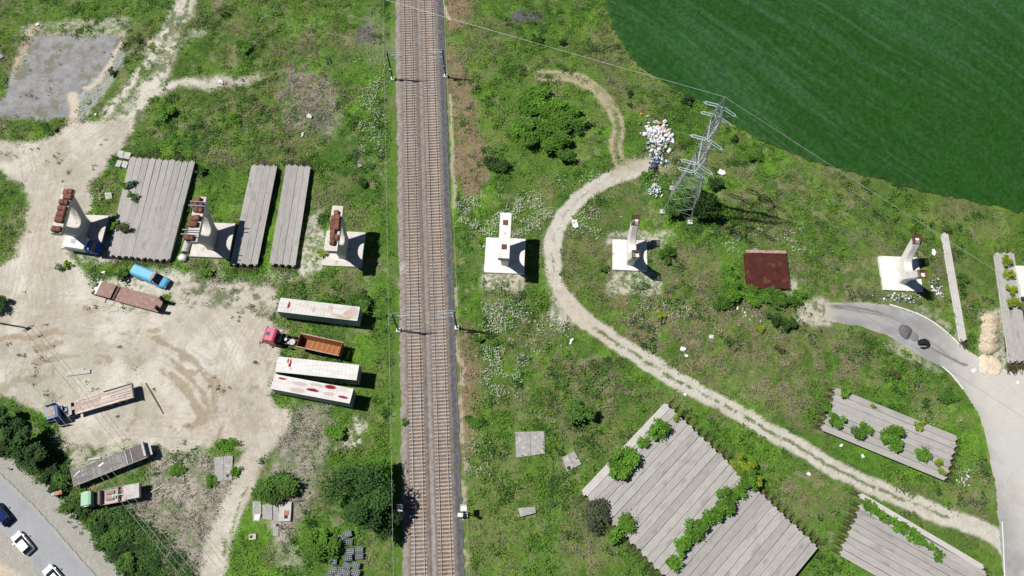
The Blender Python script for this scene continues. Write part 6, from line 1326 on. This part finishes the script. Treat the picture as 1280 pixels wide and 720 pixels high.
# sand heaps, gravel heap, asphalt heap
def heap(px, rx, ry, h, label, col, seed, name, cat, group=None, flatn=1.6, rz=0.0, notch=False):
    q = at(*px); g = np.linspace(-1.25, 1.25, 46); xx, yy = np.meshgrid(g, g); th = np.arctan2(yy, xx)
    rr = np.hypot(xx, yy) / (1 + .22 * (fbm(np.cos(th) * 2 + seed, np.sin(th) * 2 + seed, 1, 3, seed) - .5) * 2)
    zz = h * np.clip(1 - rr ** flatn, 0, 1) ** .8 * (1 + .5 * (fbm(xx + seed, yy, .35, 3, seed) - .5))
    if notch: zz = zz * (1 - sstep(.35, .05, np.abs(yy + .45 + .3 * xx)) * (xx < .35) * sstep(.5, .0, xx - .2))
    zz = np.where(zz < .02, -.1, zz); c = np.ones(xx.shape + (3,)) * np.array(col) * (.8 + .4 * fbm(xx + seed, yy, .3, 3, seed)[..., None]); ids = np.arange(xx.size).reshape(xx.shape)
    keep = (rr < 1.12); k = keep[:-1, :-1] & keep[1:, :-1] & keep[:-1, 1:] & keep[1:, 1:]
    fq = np.stack([ids[:-1, :-1][k], ids[:-1, 1:][k], ids[1:, 1:][k], ids[1:, :-1][k]], 1)
    o = np_obj(name, np.stack([xx * rx, yy * ry, zz], -1).reshape(-1, 3), fq, m_ground, c.reshape(-1, 3), smooth=True); o.location = (q.x, q.y, .02); o.rotation_euler.z = rz
    return tag(o, label, cat, group)
for i, (px, rx, ry, h) in enumerate((((1238, 399), 1.75, 1.2, .9), ((1238, 410), 1.8, 1.25, 1.1), ((1237, 423), 1.8, 1.4, 1.2), ((1236, 434), 1.8, 1.2, 1.0))): heap(px, rx, ry, h, f'{ORD[i]} tan sand heap from the top in the short row beside the girders', (0.50, 0.425, 0.31), 611 + i, 'sand_heap', 'sand heap', 'sand heaps beside the girders')
heap((1238.5, 456), 2.0, 1.9, .35, 'spread out pale sand heap at the road end of the row', (0.60, 0.51, 0.38), 620, 'sand_heap', 'sand heap', 'sand heaps beside the girders', 4)
heap((1131.5, 415), 1.15, 1.35, .7, 'round grey gravel heap on the access road', (0.13, 0.125, 0.135), 621, 'gravel_heap', 'gravel heap'); heap((1142, 420.5), .85, .9, .15, 'low spread of grey grit right of the gravel heap', (0.20, 0.195, 0.20), 622, 'grit_patch', 'grit', None, 4)
heap((1154.5, 430), 1.1, 1.0, .55, 'black asphalt heap with a bite out of it on the access road', (0.018, 0.018, 0.02), 623, 'asphalt_heap', 'asphalt heap', None, 3, .3, True)
# tank and bulk bag by the steel-beam pier
q0 = at(235.5, 301, .6); q1 = at(231, 315.5, .6); mb = MB(); d = (q1 - q0)
t = thing('concrete_pipe', 'pale grey concrete pipe lying beside the steel-beam pier', 'pipe', ((q0.x + q1.x) / 2, (q0.y + q1.y) / 2, .62), math.atan2(d.y, d.x)); L = d.length
for x, r in ((-L / 2, .60), (L / 2, .60)): pass
mb.loft([[(x, r * math.cos(a * math.pi / 9), r * math.sin(a * math.pi / 9)) for a in range(18)] for x, r in ((-L / 2, .42), (-L / 2, .62), (-L / 2 + .12, .64), (L / 2 - .12, .64), (L / 2, .62), (L / 2, .42), (-L / 2 + .05, .42))], caps=False); mb.build('barrel', m_conc, t, True); mb = MB()
for x in (-L * .25, L * .25): mb.cyl((x - .03, 0, 0), (x + .03, 0, 0), .655, n=18)
mb.build('hoop', m_grey, t)
q = at(228, 322, .5); mb = MB(); mb.ball((0, 0, .5), .78, .72, .55, 10, 6, jit=.12, rnd=random.Random(3)); mb.ball((.35, -.3, .4), .4, .4, .4, 7, 5, jit=.15, rnd=random.Random(4)); o = mb.build('bulk_bag', m_white, None, True); o.location = (q.x, q.y, 0); tag(o, 'crumpled white bulk bag below the concrete pipe', 'bag')
# planks, pipes, poles lying about
def bar(a, b, wd, h, label, name, m, cat, z=.02):
    p, q = at(*a, z), at(*b, z); d = q - p; mb = MB(); mb.box(0, 0, h / 2, d.length, wd, h); o = mb.build(name, m, None); c = (p + q) / 2; o.location = (c.x, c.y, z + max(0, ground_z(c.x, c.y))); o.rotation_euler.z = math.atan2(d.y, d.x); return tag(o, label, cat)
m_plank = mat('pale_plank', (0.50, 0.47, 0.43), (0.40, 0.37, 0.33), 3, .9, stretch=(.4, 3, 1)); m_rod = mat('brown_rod', (0.20, 0.11, 0.07), (0.15, .08, .05), 3, .8)
bar((182, 479), (204, 517), .16, .12, 'thin brown steel rod lying on the yard right of the blue lorry', 'steel_rod', m_rod, 'rod'); 
bar((186, 617), (203.5, 606.5), .18, .14, 'white timber post lying right of the green lorry', 'timber_post', m_plank, 'post'); bar((112, 371), (132, 376), .75, .10, 'pale plank pair lying beside the low-loader front', 'plank', m_plank, 'plank'); bar((186, 356), (207, 363), .14, .1, 'pale thin lath below the light blue van', 'lath', m_plank, 'lath'); bar((83, 468), (113, 464), .7, .12, 'pale concrete post lying flat in the yard above the blue lorry', 'concrete_post', m_conc, 'post'); bar((84, 464.5), (105, 461.5), .3, .1, 'thin pale plank above the flat concrete post', 'plank', m_plank, 'plank'); bar((110, 575), (126, 572), .35, .1, 'pale plank lying above the long grey flatbed', 'plank', m_plank, 'plank')
bar((1252.5, 388), (1257, 440), .16, .2, 'rusty steel rail along the left edge of the sand-heap girders', 'steel_rail', m_rebar, 'rail')
mb = MB(); rr = random.Random(12)
for k in range(60): a = Vector((rr.uniform(-1.6, 1.6), rr.uniform(-.8, .8), rr.uniform(.1, .9))); mb.cyl(a, a + Vector((rr.uniform(-.5, .5), rr.uniform(-.9, .5), rr.uniform(-.4, .4))), .045, n=4)
q = at(1269, 461); o = mb.build('rebar_bundle', m_rebar); o.location = (q.x, q.y, 0); tag(o, 'tangled rusty rebar at the lower end of the sand-heap girders', 'rebar bundle')
mb = MB()
for k in range(24): a = Vector((rr.uniform(-.55, .55), rr.uniform(-.6, .6), rr.uniform(.1, .9))); mb.cyl(a, a + Vector((rr.uniform(-.2, .2), rr.uniform(-.6, .3), rr.uniform(-.3, .3))), .045, n=4)
q = at(1206, 432); o = mb.build('rebar_bundle', m_rebar); o.location = (q.x, q.y, 0); tag(o, 'rusty rebar stub at the road end of the lone girder', 'rebar bundle')
# white container on the right edge
w = at(1284, 352, 1.6); t = thing('white_container', 'white flat-roofed container cut off by the right edge', 'container', (w.x + .6, w.y, 0), R(-2)); mb = MB(); mb.box(0, 0, .85, 4.2, 5.8, 1.6); mb.build('body', m_white, t, bevel=.04); mb = MB(); mb.box(0, 0, 1.68, 4.3, 5.9, .06)
for k in range(9): mb.box(0, -2.6 + k * .65, 1.72, 4.2, .06, .03)
mb.build('roof', m_conc_white, t)
# tyres beside the van
for i, (a, b) in enumerate(((157, 340), (163, 345), (160, 351))):
    q = at(a, b); mb = MB()
    for k in range(14): a0, a1 = k * 2 * math.pi / 14, (k + 1) * 2 * math.pi / 14; mb.cyl((.38 * math.cos(a0), .38 * math.sin(a0), .14), (.38 * math.cos(a1), .38 * math.sin(a1), .14), .13, n=7)
    o = mb.build('old_tyre', m_black, None, True); o.location = (q.x, q.y, .02 + max(0, ground_z(q.x, q.y))); tag(o, ('uppermost of three old tyres behind the light blue van', 'rightmost of three old tyres behind the light blue van', 'lowest of three old tyres behind the light blue van')[i], 'tyre', 'old tyres behind the van')
# scrap in the hedge
q = at(74, 616.5, .8); t = thing('scrap_heap', 'orange-brown and blue scrap lying in the roadside hedge', 'scrap', q); mb = MB(); mb.box(0, 0, .2, 1.2, .6, .3, .2); mb.box(.3, .1, .4, .6, .4, .2, .6); mb.build('rusty_sheet', mat('orange_scrap', (0.48, 0.20, 0.12), (0.40, 0.17, 0.10), 3, .7), t); mb = MB(); mb.box(-.8, -.2, .2, .5, .5, .35, .4); mb.build('blue_can', paint('scrap_blue', (.04, .09, .2)), t)

# ================================================================== RUBBISH
m_litter = attr_mat('rubbish', scale=4, amt=.12, rough=.6, bump=.0, spec=.3)
def litter(name, label, px, sx, sy, n, pal, seed, size=(.12, .45), hgt=.5, kind='stuff', cat=None):
    r = np.random.default_rng(seed); q = at(*px); xs = r.normal(0, sx, n); ys = r.normal(0, sy, n); rr = np.hypot(xs / sx, ys / sy); zs = np.clip(1 - rr / 2.2, 0, 1) * hgt * r.random(n) + .05
    V = []; Fq_ = []; cs = []; base = np.array([(-1, -1, -1), (1, -1, -1), (1, 1, -1), (-1, 1, -1), (-1, -1, 1), (1, -1, 1), (1, 1, 1), (-1, 1, 1)], float); fs = np.array([(3, 2, 1, 0), (4, 5, 6, 7), (0, 1, 5, 4), (1, 2, 6, 5), (2, 3, 7, 6), (3, 0, 4, 7)])
    for i in range(n):
        s = r.uniform(*size) * np.array((r.uniform(.35, 1.3), r.uniform(.3, .9), r.uniform(.05, .3))) * .5; v = base * s * r.uniform(.35, 1.3, (8, 3)); M = np.array(Euler((r.normal(0, .4), r.normal(0, .4), r.random() * 6.28)).to_matrix()); v = v @ M.T + np.array((xs[i], ys[i], zs[i]))
        V.append(v); Fq_.append(fs + 8 * i); cs.append(np.repeat(np.array(pal[r.integers(len(pal))])[None] * r.uniform(.8, 1.1), 8, 0))
    o = np_obj(name, np.concatenate(V), np.concatenate(Fq_), m_litter, np.concatenate(cs)); o.location = (q.x, q.y, 0); return tag(o, label, cat, None, kind)
Wt = (.78, .78, .78); Gy = (.45, .46, .48); Bl = (.05, .07, .16); Lb = (.35, .55, .75); Pk = (.75, .28, .42); Or = (.75, .22, .05); Tn = (.50, .44, .36); Ye = (.6, .55, .1)
litter('litter', 'large heap of mostly white household rubbish left of the pylon', (823, 171), 1.2, 1.3, 330, [Wt] * 9 + [Gy, Gy, Tn, Tn, Tn, (.6, .6, .62), (.62, .58, .52), Lb, (.12, .11, .11)], 31, (.3, 1.25), .75)
litter('litter', 'dark blue and white rubbish below the large rubbish heap', (822, 200), .75, .75, 110, [Wt, Wt, Tn, Gy, Bl, Bl, (.1, .1, .12), Lb], 32, (.2, .7), .5)
litter('litter', 'small rubbish scatter at the end of the gravel track', (817, 238), .8, .7, 70, [Wt, Wt, Gy, Lb], 33, (.15, .6), .3)
litter('litter', 'blue and white bottles and bags along the footing of the far forked pier', (1127, 372), 1.9, .45, 130, [Wt, Wt, Wt, Bl, Bl, Lb, Gy], 34, (.15, .5), .3)
litter('litter', 'white rubble scattered right of the far forked pier', (1170, 361), .5, .8, 60, [Wt, Wt, Gy], 35, (.2, .6), .3)
litter('litter', 'pale stones near the right end of the bed above the track', (1203, 597), .8, .9, 46, [Wt, Wt, Gy, Tn], 36, (.15, .6), .15)
litter('litter', 'rubbish specks along the meadow track', (700, 408), 1.0, .9, 40, [Wt, Gy, Bl, Wt], 37, (.12, .4), .15)
litter('litter', 'pale rubble below the rebar mat', (935, 395), 1.6, 1.0, 36, [Wt, Gy, Tn], 38, (.15, .5), .12)
litter('litter', 'bits of rubbish between the rubbish heap and the pylon', (838, 215), 2.4, 2.2, 80, [Wt, Wt, Gy, Lb], 39, (.1, .35), .05)
litter('litter', 'rubbish specks around the gravel pad', (55, 120), 4.0, 3.0, 40, [Wt, Gy], 40, (.1, .3), .05)
def bag(px, r, col, label, seed, name='rubbish_bag', cat='bag'):
    q = gat(*px); mb = MB(); rr = random.Random(seed); mb.ball((0, 0, r * .45), r, r * .8, r * .5, 9, 6, jit=.22, rnd=rr); mb.ball((r * .4, r * .2, r * .6), r * .5, r * .45, r * .35, 7, 5, jit=.2, rnd=rr); o = mb.build(name, paint('bag_' + name + str(seed), col, .6), None, True); o.location = (q.x, q.y, 0.03 + max(q.z, 0)); o.rotation_euler.z = rr.random() * 6; return tag(o, label, cat)
bag((824, 154.5), .42, Or, 'orange bag on top of the large rubbish heap', 1); bag((829, 162), .5, Pk, 'pink bag in the large rubbish heap', 2); bag((817.5, 207.5), .75, (.03, .045, .10), 'dark blue sack at the lower end of the rubbish', 3); bag((833, 202), .4, Lb, 'light blue bag at the right of the lower rubbish', 4); bag((801.5, 143), .32, Or, 'lone orange bag in the grass above the rubbish heap', 5); bag((831, 153), .5, Wt, 'white sack at the top of the large rubbish heap', 6); bag((808, 168), .5, Lb, 'pale blue sack at the left of the large rubbish heap', 7)
def scrap(px, a, b, label, seed, col=Wt, name='white_scrap', cat='scrap'):
    q = gat(*px); mb = MB(); rr = random.Random(seed)
    for k in range(3): mb.box(rr.uniform(-.3, .3) * a, rr.uniform(-.3, .3) * b, .12 + .06 * k, a * rr.uniform(.5, .9), b * rr.uniform(.5, .9), .09, rr.uniform(-.7, .7), 0, (rr.uniform(.7, 1), rr.uniform(.7, 1)))
    o = mb.build(name, paint('scrap_%d' % seed, col, .7)); o.location = (q.x, q.y, max(q.z, 0)); return tag(o, label, cat)
scrap((718, 279), 1.1, 1.5, 'big white plastic scrap inside the bend of the gravel track', 11); scrap((902, 217), 1.3, 1.3, 'white scrap beside the round dark bush right of the pylon', 12); scrap((854, 437), .9, .9, 'upper white scrap in the meadow above the gravel track', 13); scrap((858, 445), .5, .5, 'lower white scrap in the meadow above the gravel track', 14); scrap((889, 421), .7, .6, 'grey-white scrap right of the two meadow scraps', 15, (.6, .6, .58)); scrap((1166.5, 316), .7, 1.0, 'white scrap in the grass left of the lone girder top', 16); scrap((714, 427), .5, .8, 'white bag in the weeds left of the gravel track', 17); scrap((850, 240 - 0), .5, .5, 'small white scrap under the pylon', 18); scrap((818, 232), .9, .9, 'pale cardboard piece at the track end', 19, (.55, .52, .48)); scrap((46, 32), .9, .7, 'white scrap at the top left corner of the gravel pad', 20); scrap((2, 71), 1.2, 1.2, 'grey rock at the left edge beside the gravel pad', 21, (.25, .25, .26), 'grey_rock', 'rock'); scrap((276, 103), 1.0, .7, 'white scrap on the sandy patch at upper left', 22); scrap((1051, 561 - 4), .5, .5, 'white scrap below the bed above the track, left part', 23); scrap((1077, 570), .5, .5, 'white scrap beside flowers below the bed above the track', 24); scrap((1010, 593), .6, .5, 'white scrap in the dry meadow left of the lower right bed', 25); scrap((130, 341 - 0), .6, .4, 'white scrap in front of the broad girder bed', 26); scrap((450, 208), .9, .5, 'grey flat stone in grass between girders and railway', 27, (.4, .39, .37), 'flat_stone', 'stone'); scrap((379, 169), .4, .8, 'small bluish white scrap in the upper meadow', 28, (.6, .68, .75)); scrap((386, 145), 1.0, 1.2, 'dusty white scrap in dry weeds in the upper meadow', 29, (.6, .6, .52)); scrap((856.5, 494), .6, .4, 'white scrap beside the track above the largest bed', 30); scrap((120, 149.5 - 6), .4, .4, 'white scrap below the gravel pad', 31)
